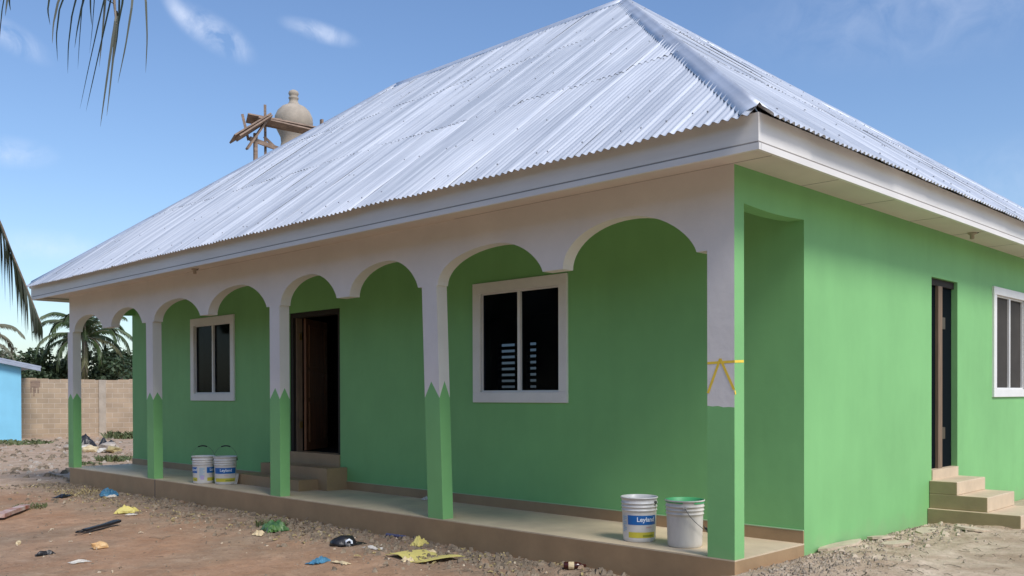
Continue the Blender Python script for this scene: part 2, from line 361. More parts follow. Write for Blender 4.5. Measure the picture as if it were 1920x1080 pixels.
def wall(axis, c, t, a0, a1, z0, z1, holes, mi_out=0, mi_in=1):
    """wall in the plane axis=c, thickness t (signed), spanning a0..a1, with rectangular openings; reveals take the outer paint"""
    bm = bmesh.new()
    A = sorted({a0, a1, *[h[0] for h in holes], *[h[1] for h in holes]}); Z = sorted({z0, z1, *[h[2] for h in holes], *[h[3] for h in holes]})
    P = (lambda d, a, z: (a, d, z)) if axis == 'y' else (lambda d, a, z: (d, a, z))
    inh = lambda a, z: any(h[0] < a < h[1] and h[2] < z < h[3] for h in holes)
    def q(ps, mi):
        f = bm.faces.new([bm.verts.new(p) for p in ps]); f.material_index = mi
    for d, mi in ((c, mi_out), (c+t, mi_in)):
        for i in range(len(A)-1):
            for j in range(len(Z)-1):
                if not inh((A[i]+A[i+1])/2, (Z[j]+Z[j+1])/2):
                    q([P(d, A[i], Z[j]), P(d, A[i+1], Z[j]), P(d, A[i+1], Z[j+1]), P(d, A[i], Z[j+1])], mi)
    for h in holes + [(a0, a1, z0, z1)]:
        for (p, r) in (((h[0], h[2]), (h[1], h[2])), ((h[1], h[2]), (h[1], h[3])), ((h[1], h[3]), (h[0], h[3])), ((h[0], h[3]), (h[0], h[2]))):
            q([P(c, *p), P(c, *r), P(c+t, *r), P(c+t, *p)], mi_out)
    bmesh.ops.remove_doubles(bm, verts=bm.verts, dist=1e-5); bmesh.ops.recalc_face_normals(bm, faces=bm.faces)
    return bm
def sstep(a, b, x):
    t = min(1, max(0, (x-a)/(b-a))); return t*t*(3-2*t)
def base_h(x, y):
    near = -.27 - .04*sstep(0, 1, (-x-5)/6); f = near + (-.34-near)*sstep(0, 1, -y/3.)
    if x < -14: f += (-.34-f)*sstep(0, 4, -14-x)
    s = sstep(-.9, .3, x)*sstep(-2.2, .2, y)
    return f + (-.085-f)*s
def ground_h(x, y):
    d = math.hypot(x+3, y+1); k = 1/(1+(d/22)**2)
    p = Vector((x*.9, y*.9, 0)); h = noise.noise(p)*.028 + noise.noise(p*3.1)*.014 + noise.noise(p*9)*.007
    rub = sstep(1.4, .2, -y)*sstep(-15, -12, x) if y < 0 else (sstep(.0, .2, x)*sstep(1.8, .6, x))
    h += rub*(abs(noise.noise(p*7+Vector((5, 3, 1))))*.035 + noise.noise(p*17)*.012)
    return base_h(x, y) + h*(.35+.65*k)*(1 if d < 60 else .5)

# ------------------------------------------------------------------ ground: one sheet out to the horizon
def build_ground():
    def axis(lo, hi, step, far):
        a = []; x = lo
        while x <= hi: a.append(x); x += step
        s = step; x = a[-1]
        while x < far: s *= 1.22; x += s; a.append(x)
        s = step; x = lo; pre = []
        while x > -far: s *= 1.22; x -= s; pre.append(x)
        return pre[::-1] + a
    xs = axis(-16.0, 4.2, .05, 900); ys = axis(-5.2, 1.3, .045, 900)
    bm = bmesh.new(); g = [[bm.verts.new((x, y, ground_h(x, y) if max(abs(x), abs(y)) < 60 else -.34)) for x in xs] for y in ys]
    for j in range(len(ys)-1):
        for i in range(len(xs)-1): bm.faces.new((g[j][i], g[j][i+1], g[j+1][i+1], g[j+1][i]))
    o = obj('ground', bm, 'ground', smooth=True); tag(o, kind='structure')
build_ground()

# ------------------------------------------------------------------ the green house
L, D, BK, H = -13.57, 1.13, 9.06, 3.076
OV = .488; ZB, ZT = 3.006, 3.249
house = thing('house', (0, 0, 0), 'green single storey house with white arches and shiny corrugated roof', 'house')
WIN = [(-11.20, -9.73, 1.20, 2.583), (-4.155, -2.69, 1.20, 2.584)]
def inner(wd, k=.10): return (wd[0]+k, wd[1]-k, wd[2]+k, wd[3]-k)
holes_f = [inner(WIN[0], .12), inner(WIN[1], .12), (-8.135, -6.861, .46, 2.492)]
obj('wall', wall('y', D, .15, L, 0, -.5, H, holes_f), ['green', 'dark'], house)
SIDEW = (5.985, 7.33, 1.24, 2.61)
obj('wall', wall('x', 0, -.15, D+.15, BK-.15, -.5, H, [inner(SIDEW, .1), (4.02, 4.80, .455, 2.555)]), ['green', 'dark'], house)
obj('wall', wall('x', L, .15, D+.15, BK-.15, -.5, H, []), ['green', 'dark'], house)
obj('wall', wall('y', BK, -.15, L, 0, -.5, H, [(-11.75, -10.30, 1.25, 2.60)]), ['green', 'dark'], house)
bm = bmesh.new(); box(bm, L+.15, D+.15, .30, -.15, BK-.15, .45); obj('interior_floor', bm, 'dark', house)

# arcade of scalloped arches
ZS = 2.43
def half(x0, x1, xc, zs, za, n=14):
    """one arch seen from the front: fuller left haunch, flatter right haunch"""
    pts = []
    for k in range(2*n+1):
        t = -math.cos(math.pi*k/(2*n)); e = .5 if t < 0 else .72
        ww = (xc-x0) if t < 0 else (x1-xc)
        pts.append((xc+t*ww, zs+(za-zs)*max(0, 1-abs(t)**2.1)**e))
    return pts
arches = [(-13.36, -12.12, -12.72, 2.695), (-11.77, -10.58, -11.13, 2.715), (-10.16, -8.67, -9.38, 2.725), (-8.43, -6.87, -7.60, 2.775),
          (-6.53, -5.31, -5.88, 2.76), (-5.05, -3.82, -4.36, 2.77), (-3.50, -2.02, -2.66, 2.765), (-1.77, -.345, -1.09, 2.81)]
low = []
for i, (a, b, c, za) in enumerate(arches): low += half(a, b, c, ZS, za)
poly = [(x, 0, z) for x, z in [(L-.02, ZS)] + low + [(0, ZS), (0, H), (L-.02, H)]]
bm = bmesh.new(); poly_prism(bm, poly, (0, .143, 0))
bmesh.ops.recalc_face_normals(bm, faces=bm.faces)
for f in bm.faces:
    if f.calc_center_median().x > -.001: f.material_index = 1
obj('arcade', bm, ['white', 'green'], house)
# flat openings at the two ends of the porch
for x0, x1 in ((-.143, 0), (L-.02, L+.125)):
    bm = bmesh.new(); n = 10; pts = []
    for k in range(n+1):
        t = k/n; pts.append((x0, .143+(D-.143)*t, 2.79-.018*math.sin(math.pi*t)))
    pts += [(x0, D, H), (x0, .143, H)]
    poly_prism(bm, pts, (x1-x0, 0, 0)); bmesh.ops.recalc_face_normals(bm, faces=bm.faces)
    obj('arcade', bm, 'green', house)

# columns: white above, green below with one spear point on each face
def column(xr, wd, lean, zlo, zpk, corner=False):
    bm = bmesh.new(); y0, y1 = 0.0, .143; xl = xr-wd
    def P(x, y, z): return bm.verts.new((x + lean*z/ZS, y, z))
    sides = [((xl, y0), (xr, y0), False), ((xr, y0), (xr, y1), corner), ((xr, y1), (xl, y1), False), ((xl, y1), (xl, y0), False)]
    for (a, b, allgreen) in sides:
        f = lambda t, z: P(a[0]+(b[0]-a[0])*t, a[1]+(b[1]-a[1])*t, z)
        if allgreen:
            top = 2.79 if corner else ZS
            bm.faces.new([f(0, 0), f(1, 0), f(1, ZS), f(0, ZS)]).material_index = 1
        elif corner:
            js = [(t, 1.20-.012*t+.004*math.sin(t*19)) for t in (0, .2, .4, .6, .8, 1)]
            bm.faces.new([f(0, 0), f(1, 0)] + [f(t, z) for t, z in js[::-1]]).material_index = 1
            bm.faces.new([f(t, z) for t, z in js] + [f(1, ZS), f(0, ZS)]).material_index = 0
        else:
            j = rnd.uniform(-.012, .012); pk = .5+rnd.uniform(-.04, .04)
            bm.faces.new([f(0, 0), f(1, 0), f(1, zlo), f(pk, zpk+j), f(0, zlo)]).material_index = 1
            bm.faces.new([f(0, zlo), f(pk, zpk+j), f(1, zlo), f(1, ZS), f(0, ZS)]).material_index = 0
    bmesh.ops.remove_doubles(bm, verts=bm.verts, dist=1e-5)
    return obj('column', bm, ['white', 'green'], house)
column(-13.44, .235, 0, 1.22, 1.33); column(-10.18, .23, -.03, 1.22, 1.35); column(-6.56, .235, 0, 1.24, 1.38); column(-3.43, .235, -.09, 1.26, 1.44)
c5 = column(0, .245, 0, 1.2, 1.2, corner=True)
c5['label'] = 'corner column of the green house with yellow tape marks'
# the corner pier runs on up beside the side opening
bm = bmesh.new(); box(bm, -.143, .143, ZS, 0, .150, 2.79, skip=''); bm.free()
bm = bmesh.new(); ev = [.0010]
def strip(p, q, wd, face):
    ev[0] += .0006; e = ev[0]
    """flat tape laid on the column face"""
    p = Vector((p[0], p[1])); q = Vector((q[0], q[1])); d = (q-p).normalized(); n = Vector((-d.y, d.x))*wd/2
    ps = [p-n, q-n, q+n, p+n]
    if face == 'f': poly_prism(bm, [(v.x, -e, v.y) for v in ps], (0, .0004, 0))
    else: poly_prism(bm, [(e, v.x, v.y) for v in ps], (-.0004, 0, 0))
strip((-.243, 1.538), (0.0, 1.545), .020, 'f'); strip((0, 1.545), (.135, 1.55), .020, 's')
strip((-.125, 1.57), (-.238, 1.30), .021, 'f'); strip((-.125, 1.57), (-.002, 1.325), .021, 'f'); strip((.0, 1.32), (.012, 1.29), .016, 's')
bmesh.ops.recalc_face_normals(bm, faces=bm.faces); obj('tape', bm, 'tape', c5)

# porch slab, skirting and steps
bm = bmesh.new(); x0 = L-.05
box(bm, x0, 0, -.6, 0, D, -.012, 1, skip='+z'); box(bm, x0, .0, -.012, 0, D, 0, 0, skip='-z')
obj('porch_slab', bm, ['floor', 'riser'], house)
bm = bmesh.new(); box(bm, -10.162, -.003, -.6, -10.145, .002, -.006); obj('joint', bm, 'groove', house)
bm = bmesh.new(); box(bm, L, D-.014, 0, -8.56, D, .105); box(bm, -6.70, D-.014, 0, -.002, D, .108)
sk = obj('skirting', bm, 'riser', house)
bm = bmesh.new(); box(bm, L, D-.018, .105, -8.56, D, .113); box(bm, -6.70, D-.018, .108, -.002, D, .116); obj('paint_line', bm, 'line', sk)
bm = bmesh.new(); box(bm, -8.56, .50, .0, -6.92, D, .147, skip='-z'); obj('step', bm, 'riser', house)
bm = bmesh.new(); box(bm, -8.40, .80, .147, -6.70, D-.002, .300, skip='-z'); box(bm, -6.92, .80, 0, -6.70, D-.002, .147, skip='+z -z'); obj('step', bm, 'riser', house)
bm = bmesh.new(); box(bm, -8.13, D-.012, .300, -6.865, D+.2, .462, skip='-z'); obj('doorstep', bm, 'riser', house)
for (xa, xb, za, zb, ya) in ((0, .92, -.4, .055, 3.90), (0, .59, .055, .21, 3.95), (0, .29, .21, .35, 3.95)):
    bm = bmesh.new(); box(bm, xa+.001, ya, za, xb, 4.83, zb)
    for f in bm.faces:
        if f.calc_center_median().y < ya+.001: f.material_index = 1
    o = obj('step', bm, ['step', 'step_shade'], house)
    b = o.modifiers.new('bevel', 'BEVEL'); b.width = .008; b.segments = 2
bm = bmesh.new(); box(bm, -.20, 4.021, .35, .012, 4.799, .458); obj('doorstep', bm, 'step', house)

# windows
def window(axis, c, r, outd, label=None, screen=False):
    """r = outer trim rectangle; outd = outward direction sign; trim boards, inner alu frame, mullion, two sliding panes"""
    a0, a1, z0, z1 = r; k = .12 if not screen else .10
    bm = bmesh.new()
    def bx(p0, p1, q0, q1, d0, d1, mi=0, b=bm):
        lo, hi = sorted((c+outd*d0, c+outd*d1))
        if axis == 'y': box(b, p0, lo, q0, p1, hi, q1, mi)
        else: box(b, lo, p0, q0, hi, p1, q1, mi)
    t = .028
    bx(a0, a1, z1-k, z1, -.01, t); bx(a0, a1, z0, z0+k, -.01, t); bx(a0, a0+k, z0+k, z1-k, -.01, t); bx(a1-k, a1, z0+k, z1-k, -.01, t)
    wnd = obj('window', bm, 'trim', house)
    if label: wnd['label'] = label
    b = wnd.modifiers.new('bevel', 'BEVEL'); b.width = .004
    i0, i1, j0, j1 = a0+k, a1-k, z0+k, z1-k; mid = (i0+i1)/2
    bm = bmesh.new(); fr = .018
    def fx(*a): bx(*a, b=bm)
    fx(i0, i1, j1-fr, j1, -.05, -.004); fx(i0, i1, j0, j0+fr, -.05, -.004); fx(i0, i0+fr, j0+fr, j1-fr, -.05, -.004); fx(i1-fr, i1, j0+fr, j1-fr, -.05, -.004)
    fx(mid-.020, mid+.020, j0+fr, j1-fr, -.045, .004)
    obj('frame', bm, 'trim', wnd)
    for (p, q, dd) in ((i0+fr, mid-.020, -.022), (mid+.020, i1-fr, -.030)):
        bm = bmesh.new(); bx(p, q, j0+fr, j1-fr, dd-.005, dd, b=bm); obj('pane', bm, 'screen' if screen else 'glass', wnd)
window('y', D, WIN[0], -1); window('y', D, WIN[1], -1); window('x', 0, SIDEW, 1, screen=True)
# louvred window in the rear wall, seen through the front one
bm = bmesh.new(); a0, a1, z0, z1 = -11.75, -10.30, 1.25, 2.60
for p, q in ((a0, a0+.10), (-11.09, -10.73), (a1-.12, a1)): box(bm, p, BK-.16, z0, q, BK-.02, z1)
box(bm, a0+.1, BK-.16, z0, a1-.12, BK-.02, z0+.08); box(bm, a0+.1, BK-.16, z1-.08, a1-.12, BK-.02, z1)
lw = obj('window', bm, 'dark', house)
for k in range(9):
    for p, q in ((a0+.1, -11.09), (-10.73, a1-.12)):
        zz = z0+.10+k*.138; bm = bmesh.new()
        v = [bm.verts.new(c) for c in ((p, BK-.13, zz), (q, BK-.13, zz), (q, BK-.05, zz+.085), (p, BK-.05, zz+.085))]; bm.faces.new(v)
        obj('louvre', bm, 'dark', lw)

# front door: open leaf inside a dark frame
bm = bmesh.new(); box(bm, -8.134, D+.015, .463, -8.06, D+.14, 2.49); box(bm, -6.93, D+.015, .463, -6.862, D+.14, 2.49); box(bm, -8.06, D+.015, 2.42, -6.93, D+.14, 2.49)
dr = obj('door', bm, 'frame_dark', house)
bm = bmesh.new(); a = Vector((-8.02, 1.30)); dv = Vector((-.49, .72)).normalized()
def leafbox(t0, t1, z0, z1, th, off, mi=0):
    n = Vector((dv.y, -dv.x)); p = a+dv*t0+n*off; q = a+dv*t1+n*off
    poly_prism(bm, [(p.x, p.y, z0), (q.x, q.y, z0), (q.x, q.y, z1), (p.x, p.y, z1)], (n.x*th, n.y*th, 0), mi)
leafbox(0, .84, .47, 2.42, .035, 0)
for z0, z1 in ((.62, 1.15), (1.28, 1.62), (1.74, 2.30)):
    leafbox(.14, .70, z0, z1, .014, .030)
    leafbox(.10, .74, z0-.03, z0, .022, .030); leafbox(.10, .74, z1, z1+.03, .022, .030); leafbox(.10, .14, z0, z1, .022, .030); leafbox(.70, .74, z0, z1, .022, .030)
bmesh.ops.recalc_face_normals(bm, faces=bm.faces); lf = obj('leaf_or_dark_panel', bm, 'door', dr)
bm = bmesh.new(); box(bm, -8.060, D+.06, .463, -8.03, D+.15, 2.42); obj('jamb', bm, 'wood_raw', dr)
for hz in (.85, 2.15):
    bm = bmesh.new(); box(bm, -8.03, D+.10, hz-.05, -8.015, D+.14, hz+.05); obj('hinge', bm, 'brass', dr)
# side door: empty frame with hinges, a near-black sheet painted as the unlit room
bm = bmesh.new(); box(bm, -.14, 4.021, 2.48, -.04, 4.799, 2.554)
ds = obj('door', bm, 'frame_dark', house)
bm = bmesh.new(); box(bm, -.064, 4.30, .459, -.03, 4.42, 2.48); jb = obj('jamb', bm, 'wood_raw', ds)
bm = bmesh.new(); box(bm, -.075, 4.025, .459, -.066, 4.795, 2.48); obj('leaf_or_dark_panel', bm, 'navy', ds)
for hz in (.85, 2.08):
    bm = bmesh.new(); box(bm, -.065, 4.42, hz-.07, -.035, 4.52, hz+.06); obj('hinge', bm, 'bronze', ds)

# ------------------------------------------------------------------ soffit, fascia
YB = 9.55
bm = bmesh.new(); X0, X1, Y0, Y1 = L-OV+.03, OV-.03, -OV+.03, YB-.03
box(bm, X0, Y0, H-.002, X1, Y1, H+.012)
sf = obj('soffit', bm, 'soffit', house)
bm = bmesh.new()
zz = H-.0045
def seam(x0, y0, x1, y1):
    b = bmesh.new(); box(b, x0, y0, zz, x1, y1, zz+.003); obj('seam', b, 'groove2', sf)
for y in (1.08, 2.22, 3.42, 4.62, 5.82, 7.02, 8.22): seam(.001, y, X1, y+.006)
seam(-3.2, -.030, X1, -.024)
seam(-9.0, -.026, -5.6, -.022)
bm = bmesh.new(); th = .025
rects = [((L-OV, -OV), (OV, -OV), (0, 1)), ((OV, -OV+th), (OV, YB-th), (-1, 0)), ((L-OV, YB), (OV, YB), (0, -1)), ((L-OV, -OV+th), (L-OV, YB-th), (1, 0))]
for (a, b, n) in rects:
    bm = bmesh.new()
    x0, x1 = sorted((a[0], a[0]+n[0]*th)) if n[0] else (a[0], b[0]); y0, y1 = sorted((a[1], a[1]+n[1]*th)) if n[1] else (a[1], b[1])
    box(bm, x0, y0, ZB+.062, x1, y1, ZT+.02)
    o = obj('fascia', bm, 'fascia', house)
    bm = bmesh.new(); k = .008
    if n[0]: box(bm, x0-(k if n[0] > 0 else -.004), y0-(k if False else .0), ZB, x1+(k if n[0] < 0 else -.004), y1, ZB+.048)
    else: box(bm, x0-k, y0-(k if n[1] > 0 else -.004), ZB, x1+k, y1+(k if n[1] < 0 else -.004), ZB+.048)
    obj('bead', bm, 'fascia', o)
    bm = bmesh.new()
    if n[0]: box(bm, x0+.004, y0+.004, ZB+.048, x1-.004, y1-.004, ZB+.062)
    else: box(bm, x0+.004, y0+.004, ZB+.048, x1-.004, y1-.004, ZB+.062)
    obj('groove', bm, 'groove2', o)
for (x, y) in ((-8.56, -.13), (.22, 4.61), (-2.4, -.2)):
    if x == -2.4: continue
    bm = bmesh.new(); lathe(bm, [(.001, 0), (.045, 0), (.048, -.012), (.03, -.022), (.022, -.03), (.024, -.062), (.018, -.07), (.001, -.072)], 20)
    o = obj('lamp_holder', bm, 'plaster', house, loc=(x, y, H-.003))
    bm = bmesh.new(); tube(bm, [(0, 0, -.01), (.03, .01, -.015), (.055, .02, -.005), (.06, .03, -.002)], .004, 6); obj('wire', bm, 'black', o)

# ------------------------------------------------------------------ corrugated roof
LAM, AMP = .0762, .0105
APR, APL = Vector((-4.32, 4.24, 6.887)), Vector((-9.516, 4.24, 6.887))
bm = bmesh.new(); lay = bm.verts.layers.float_vector.new('sheet')
sheet_id = [0]
def slope(o, ud, vd, U, vmax, rows, overhang=.125):
    o = Vector(o); ud = Vector(ud).normalized(); vd = Vector(vd).normalized(); nn = ud.cross(vd).normalized()
    if nn.z < 0: nn = -nn
    per = 8; nw = int(math.ceil(U/LAM)); shw = 10
    nsheet = int(math.ceil(nw/shw))
    for si in range(nsheet):
        for ri, (va, vb) in enumerate(rows):
            sheet_id[0] += 1; sid = sheet_id[0]
            dv = rnd.uniform(-.012, .012) if ri == 0 else rnd.uniform(-.07, .07); dh = rnd.uniform(0, .0015); tilt = rnd.uniform(-.0008, .0008); ph = rnd.uniform(0, 9)
            cols = []
            for k in range(per*shw+1):
                u = si*shw*LAM + k*LAM/per
                if u > U: break
                vm = vmax(u)
                a, b = va+dv-(overhang if ri == 0 else 0), min(vb+dv, vm)
                if b-a < .02: cols.append(None); continue
                cv = []
                for q in range(7):
                    v = a+(b-a)*q/6
                    lift = (.005*(1-(v-va)/(vb-va)) if ri else 0) + dh
                    hgt = AMP*math.cos(2*math.pi*u/LAM) + lift + tilt*(k/per-5)*.5 + .007*noise.noise(Vector((u*1.3, v*1.1, ph))) + .0035*noise.noise(Vector((u*4.1, v*2.7, ph+7))) + AMP*.45*noise.noise(Vector((u*7, v*.15, 3.3)))
                    p = o + ud*u + vd*v + nn*(hgt+.014)
                    w_ = bm.verts.new(p); w_[lay] = Vector((u, v, sid)); cv.append(w_)
                e = bm.verts.new(cv[0].co - nn*.003 + vd*.001); e[lay] = Vector((u, a, sid)); e2 = bm.verts.new(cv[0].co); e2[lay] = Vector((u, a, sid))
                cols.append([e, e2]+cv)
            for c0, c1 in zip(cols, cols[1:]):
                if c0 is None or c1 is None: continue
                f = bm.faces.new((c0[0], c1[0], c1[1], c0[1])); f.material_index = 1
                for q in range(2, 8):
                    f = bm.faces.new((c0[q], c1[q], c1[q+1], c0[q+1])); f.smooth = True
    # screw washers in lines over the purlins
    v = .12
    while v < 6.2:
        k = 1
        while k*LAM*3 < U:
            u = k*LAM*3 + (rnd.choice((-1, 0, 0, 1)))*LAM
            if v+.05 < vmax(u) and rnd.random() < .6:
                p = o+ud*u+vd*(v+rnd.uniform(-.03, .03))+nn*(AMP+.021)
                s = .009; q4 = []
                for aa in range(6):
                    w_ = bm.verts.new(p+(ud*math.cos(aa*math.pi/3)+vd*math.sin(aa*math.pi/3))*s); q4.append(w_)
                t4 = [bm.verts.new(w_.co+nn*.009-(w_.co-p)*.4) for w_ in q4]
                bm.faces.new(t4).material_index = 1
                for i in range(6): bm.faces.new((q4[i], q4[(i+1) % 6], t4[(i+1) % 6], t4[i])).material_index = 1
            k += 1
        v += .92
ox = L-OV
def tri(ul, ur, U, Lv):
    """height available at u under the two hips: reaches full Lv between ul and ur"""
    return lambda u: Lv*min(1, u/ul if ul > 0 else 1, (U-u)/(U-ur) if ur < U else 1)
U = OV-ox; fl = math.hypot(APR.y+OV, APR.z-3.292)
slope((ox, -OV, 3.292), (1, 0, 0), (0, APR.y+OV, APR.z-3.292), U, tri(APL.x-ox, APR.x-ox, U, fl), [(0, 2.2), (2.05, 4.25), (4.1, 6.3)])
Ur = YB+OV; rl = math.hypot(OV-APR.x, APR.z-3.292)
slope((OV, -OV, 3.292), (0, 1, 0), (APR.x-OV, 0, APR.z-3.292), Ur, tri(APR.y+OV, APR.y+OV, Ur, rl), [(0, 2.2), (2.05, 4.25), (4.1, 6.3)])
bl = math.hypot(YB-APR.y, APR.z-3.292)
slope((ox, YB, 3.292), (1, 0, 0), (0, APR.y-YB, APR.z-3.292), U, tri(APL.x-ox, APR.x-ox, U, bl), [(0, 3.3), (3.2, 6.9)])
ll = math.hypot(APL.x-ox, APL.z-3.292)
slope((ox, -OV, 3.292), (0, 1, 0), (APL.x-ox, 0, APL.z-3.292), Ur, tri(APL.y+OV, APL.y+OV, Ur, ll), [(0, 3.2), (3.1, 6.3)])
roof = obj('roof', bm, ['roof', 'screw'], house)
def capping(a, b, n1, n2, wd=.21, lift=.030, ext=0.0):
    """folded ridge piece along a-b; n1, n2: directions down the two slopes, square to the line"""
    a = Vector(a); b = Vector(b); d = (b-a).normalized(); a = a-d*ext
    bm = bmesh.new(); n = max(4, int((b-a).length/.5)); rows = []
    for k in range(n+1):
        p = a+(b-a)*k/n; j = .006*noise.noise(p*1.7)
        prof = []
        for nn_, s in ((n1, (1.0, .5, .16)), (n2, (.16, .5, 1.0))):
            for t in s: prof.append(p + Vector(nn_)*wd*t + Vector((0, 0, lift+.008+j-.012*(t == 1.0))))
        prof.insert(3, p+Vector((0, 0, lift+.024+j)))
        rows.append([bm.verts.new(q) for q in prof])
    for r0, r1 in zip(rows, rows[1:]):
        for k in range(6): bm.faces.new((r0[k], r0[k+1], r1[k+1], r1[k])).smooth = True
    o = obj('ridge_cap', bm, 'cap', roof); sd_ = o.modifiers.new('thick', 'SOLIDIFY'); sd_.thickness = .002; sd_.offset = -1
def perp(line, plane_u, plane_v):
    """unit vector in a slope's plane, square to the hip, pointing down/away"""
    line = Vector(line).normalized(); n = Vector(plane_u).cross(Vector(plane_v)).normalized(); p = line.cross(n).normalized()
    return p if p.z < 0 else -p
cr_f = (0, APR.y+OV, APR.z-3.292); cr_r = (APR.x-OV, 0, APR.z-3.292); cr_l = (APL.x-ox, 0, APL.z-3.292); cr_b = (0, APR.y-YB, APR.z-3.292)
E0 = Vector((OV, -OV, 3.292)); E1 = Vector((ox, -OV, 3.292)); E2 = Vector((OV, YB, 3.292)); E3 = Vector((ox, YB, 3.292))
capping(E0, APR, perp(APR-E0, (1, 0, 0), cr_f), perp(APR-E0, (0, 1, 0), cr_r), .145, ext=.03)
capping(E1, APL, perp(APL-E1, (1, 0, 0), cr_f), perp(APL-E1, (0, 1, 0), cr_l), .15)
capping(E2, APR, perp(APR-E2, (1, 0, 0), cr_b), perp(APR-E2, (0, 1, 0), cr_r), .17)
capping(E3, APL, perp(APL-E3, (1, 0, 0), cr_b), perp(APL-E3, (0, 1, 0), cr_l), .17)
capping(APL, APR, perp((1, 0, 0), (1, 0, 0), cr_f), perp((1, 0, 0), (1, 0, 0), cr_b), .16)

# ------------------------------------------------------------------ paint buckets
def bucket_shell(bm, open_col=0, inside=0):
    prof = [(.001, .0), (.132, .0), (.137, .006), (.139, .03), (.146, .24), (.1475, .262), (.153, .264), (.153, .270), (.148, .272), (.1485, .292),
            (.155, .294), (.155, .301), (.149, .303), (.150, .322), (.157, .324), (.157, .331), (.151, .333), (.152, .365), (.160, .367), (.161, .376), (.156, .379)]
    lathe(bm, prof, 48, 0)
    lathe(bm, [(.156, .379), (.148, .374), (.146, .30), (.138, .06), (.134, .012), (.001, .011)], 48, inside)
def arc_patch(bm, r0, r1, a0, a1, z0, z1, mi, off=.0012):
    n = max(4, int(abs(a1-a0)/.1))
    prev = None
    for k in range(n+1):
        a = a0+(a1-a0)*k/n
        rr0 = r0+(z0)*(r1-r0)/.24+off; rr1 = r0+(z1)*(r1-r0)/.24+off
        cur = (bm.verts.new((rr0*math.cos(a), rr0*math.sin(a), z0)), bm.verts.new((rr1*math.cos(a), rr1*math.sin(a), z1)))
        if prev:
            f = bm.faces.new((prev[0], cur[0], cur[1], prev[1])); f.material_index = mi; f.smooth = True
        prev = cur
def text_on(parent, txt, size, ac, zc, ma, r=.1455, name='lettering', bold=.0):
    cu = bpy.data.curves.new('t', 'FONT'); cu.body = txt; cu.size = size; cu.align_x = 'CENTER'; cu.align_y = 'CENTER'; cu.offset = bold
    to = bpy.data.objects.new('t', cu); C.objects.link(to)
    me = bpy.data.meshes.new_from_object(to.evaluated_get(bpy.context.evaluated_depsgraph_get()))
    bpy.data.objects.remove(to)
    for v in me.vertices:
        a = ac+v.co.x/r; z = zc+v.co.y; rr = .1385+z*(.0075/.24)+.0030
        v.co = (rr*math.cos(a), rr*math.sin(a), z)
    me.materials.append(M[ma]); o = bpy.data.objects.new(name, me); C.objects.link(o); o.parent = parent
def handle(parent, ang, axis_rot, grip=False, up_=False):
    bm = bmesh.new(); pts = []; n = 16
    for k in range(n+1):
        t = math.pi*k/n; x = .158*math.cos(t); s = .19*math.sin(t)
        y = s*math.sin(ang); z = .335 - s*math.cos(ang)
        pts.append((x*math.cos(axis_rot)-y*math.sin(axis_rot), x*math.sin(axis_rot)+y*math.cos(axis_rot), z))
    tube(bm, pts, .0019, 6); h = obj('handle', bm, 'wire', parent)
    if grip:
        bm = bmesh.new(); tube(bm, pts[6:11], .009, 8); obj('grip', bm, 'black', h)
    for s in (-1, 1):
        bm = bmesh.new(); tube(bm, [(s*.150*math.cos(axis_rot), s*.150*math.sin(axis_rot), .335), (s*.166*math.cos(axis_rot), s*.166*math.sin(axis_rot), .335)], .014, 12); obj('lug', bm, parent.children[0].data.materials[0], parent)
GB = 'paint buckets standing on the porch'
def bucket(name, loc, rz, label, printed=None, dirty=False, green=False, scl=1.0):
    t = thing(name, loc, label, 'bucket', GB, rz); t.scale = (scl,)*3
    bm = bmesh.new(); bucket_shell(bm, inside=1 if green else 0); sh = obj('shell', bm, ['bucket_dirty' if dirty else 'bucket', 'wet_green'], t)
    if green:
        bm = bmesh.new()
        for a0, a1, z0 in ((.5, 1.6, .352), (-2.6, -.1, .356), (2.2, 3.0, .350)): arc_patch(bm, .1455, .1520, a0, a1, z0, .3665, 0, .0015)
        obj('paint_rim', bm, 'wet_green', t)
    if printed is not None:
        bm = bmesh.new(); r0, r1 = .1385, .146
        for a0, a1 in printed['blue']: arc_patch(bm, r0, r1, a0, a1, .148, .228, 0)
        for a0, a1 in printed['yellow']:
            arc_patch(bm, r0, r1, a0, a1, .038, .086, 1)
            arc_patch(bm, r0, r1, (a0+a1)/2, a1-.1, .046, .064, 3, .0018)
        for a0, a1 in printed.get('pale', []):
            for k in range(9): arc_patch(bm, r0, r1, a0+.02, a1-(.02 if k % 3 else .18), .085+k*.0155, .0935+k*.0155, 2, .0014)
        for a0, a1 in printed.get('mauve', []): arc_patch(bm, r0, r1, a0, a1, .06, .115, 4, .0014)
        obj('print', bm, ['label_blue', 'label_yellow', 'label_pale', 'label_olive', 'label_mauve'], t)
        for ac in printed.get('text', []): text_on(t, 'Leyland', .054, ac, .193, 'ink_white', bold=.0012)
        for ac in printed.get('sub', []): text_on(t, 'PAINTS', .016, ac-.02, .126, 'ink_red')
    return t
def camang(x, y): return math.atan2(-6.35-y, 3.83-x)
# front right pair
x, y = -1.14, .30; ca = camang(x, y)
b = bucket('paint_bucket', (x, y, .001), ca, 'clean white paint bucket with blue and yellow print and white lettering, by the corner column',
       dict(blue=[(-.72, 1.15)], yellow=[(-.68, 1.10)], pale=[(-1.22, -.80)], text=[.42], sub=[.62]), scl=1.03)
handle(b, R(12), R(60)); b['label'] = 'clean white bucket with bold white lettering on a broad blue band'
x, y = -.675, .32; ca = camang(x, y)
b = bucket('paint_bucket', (x, y, .001), ca, 'plain dusty white bucket coated with green paint inside, nearest the corner column', dirty=True, green=True, scl=1.05)
bm = bmesh.new(); pts = []
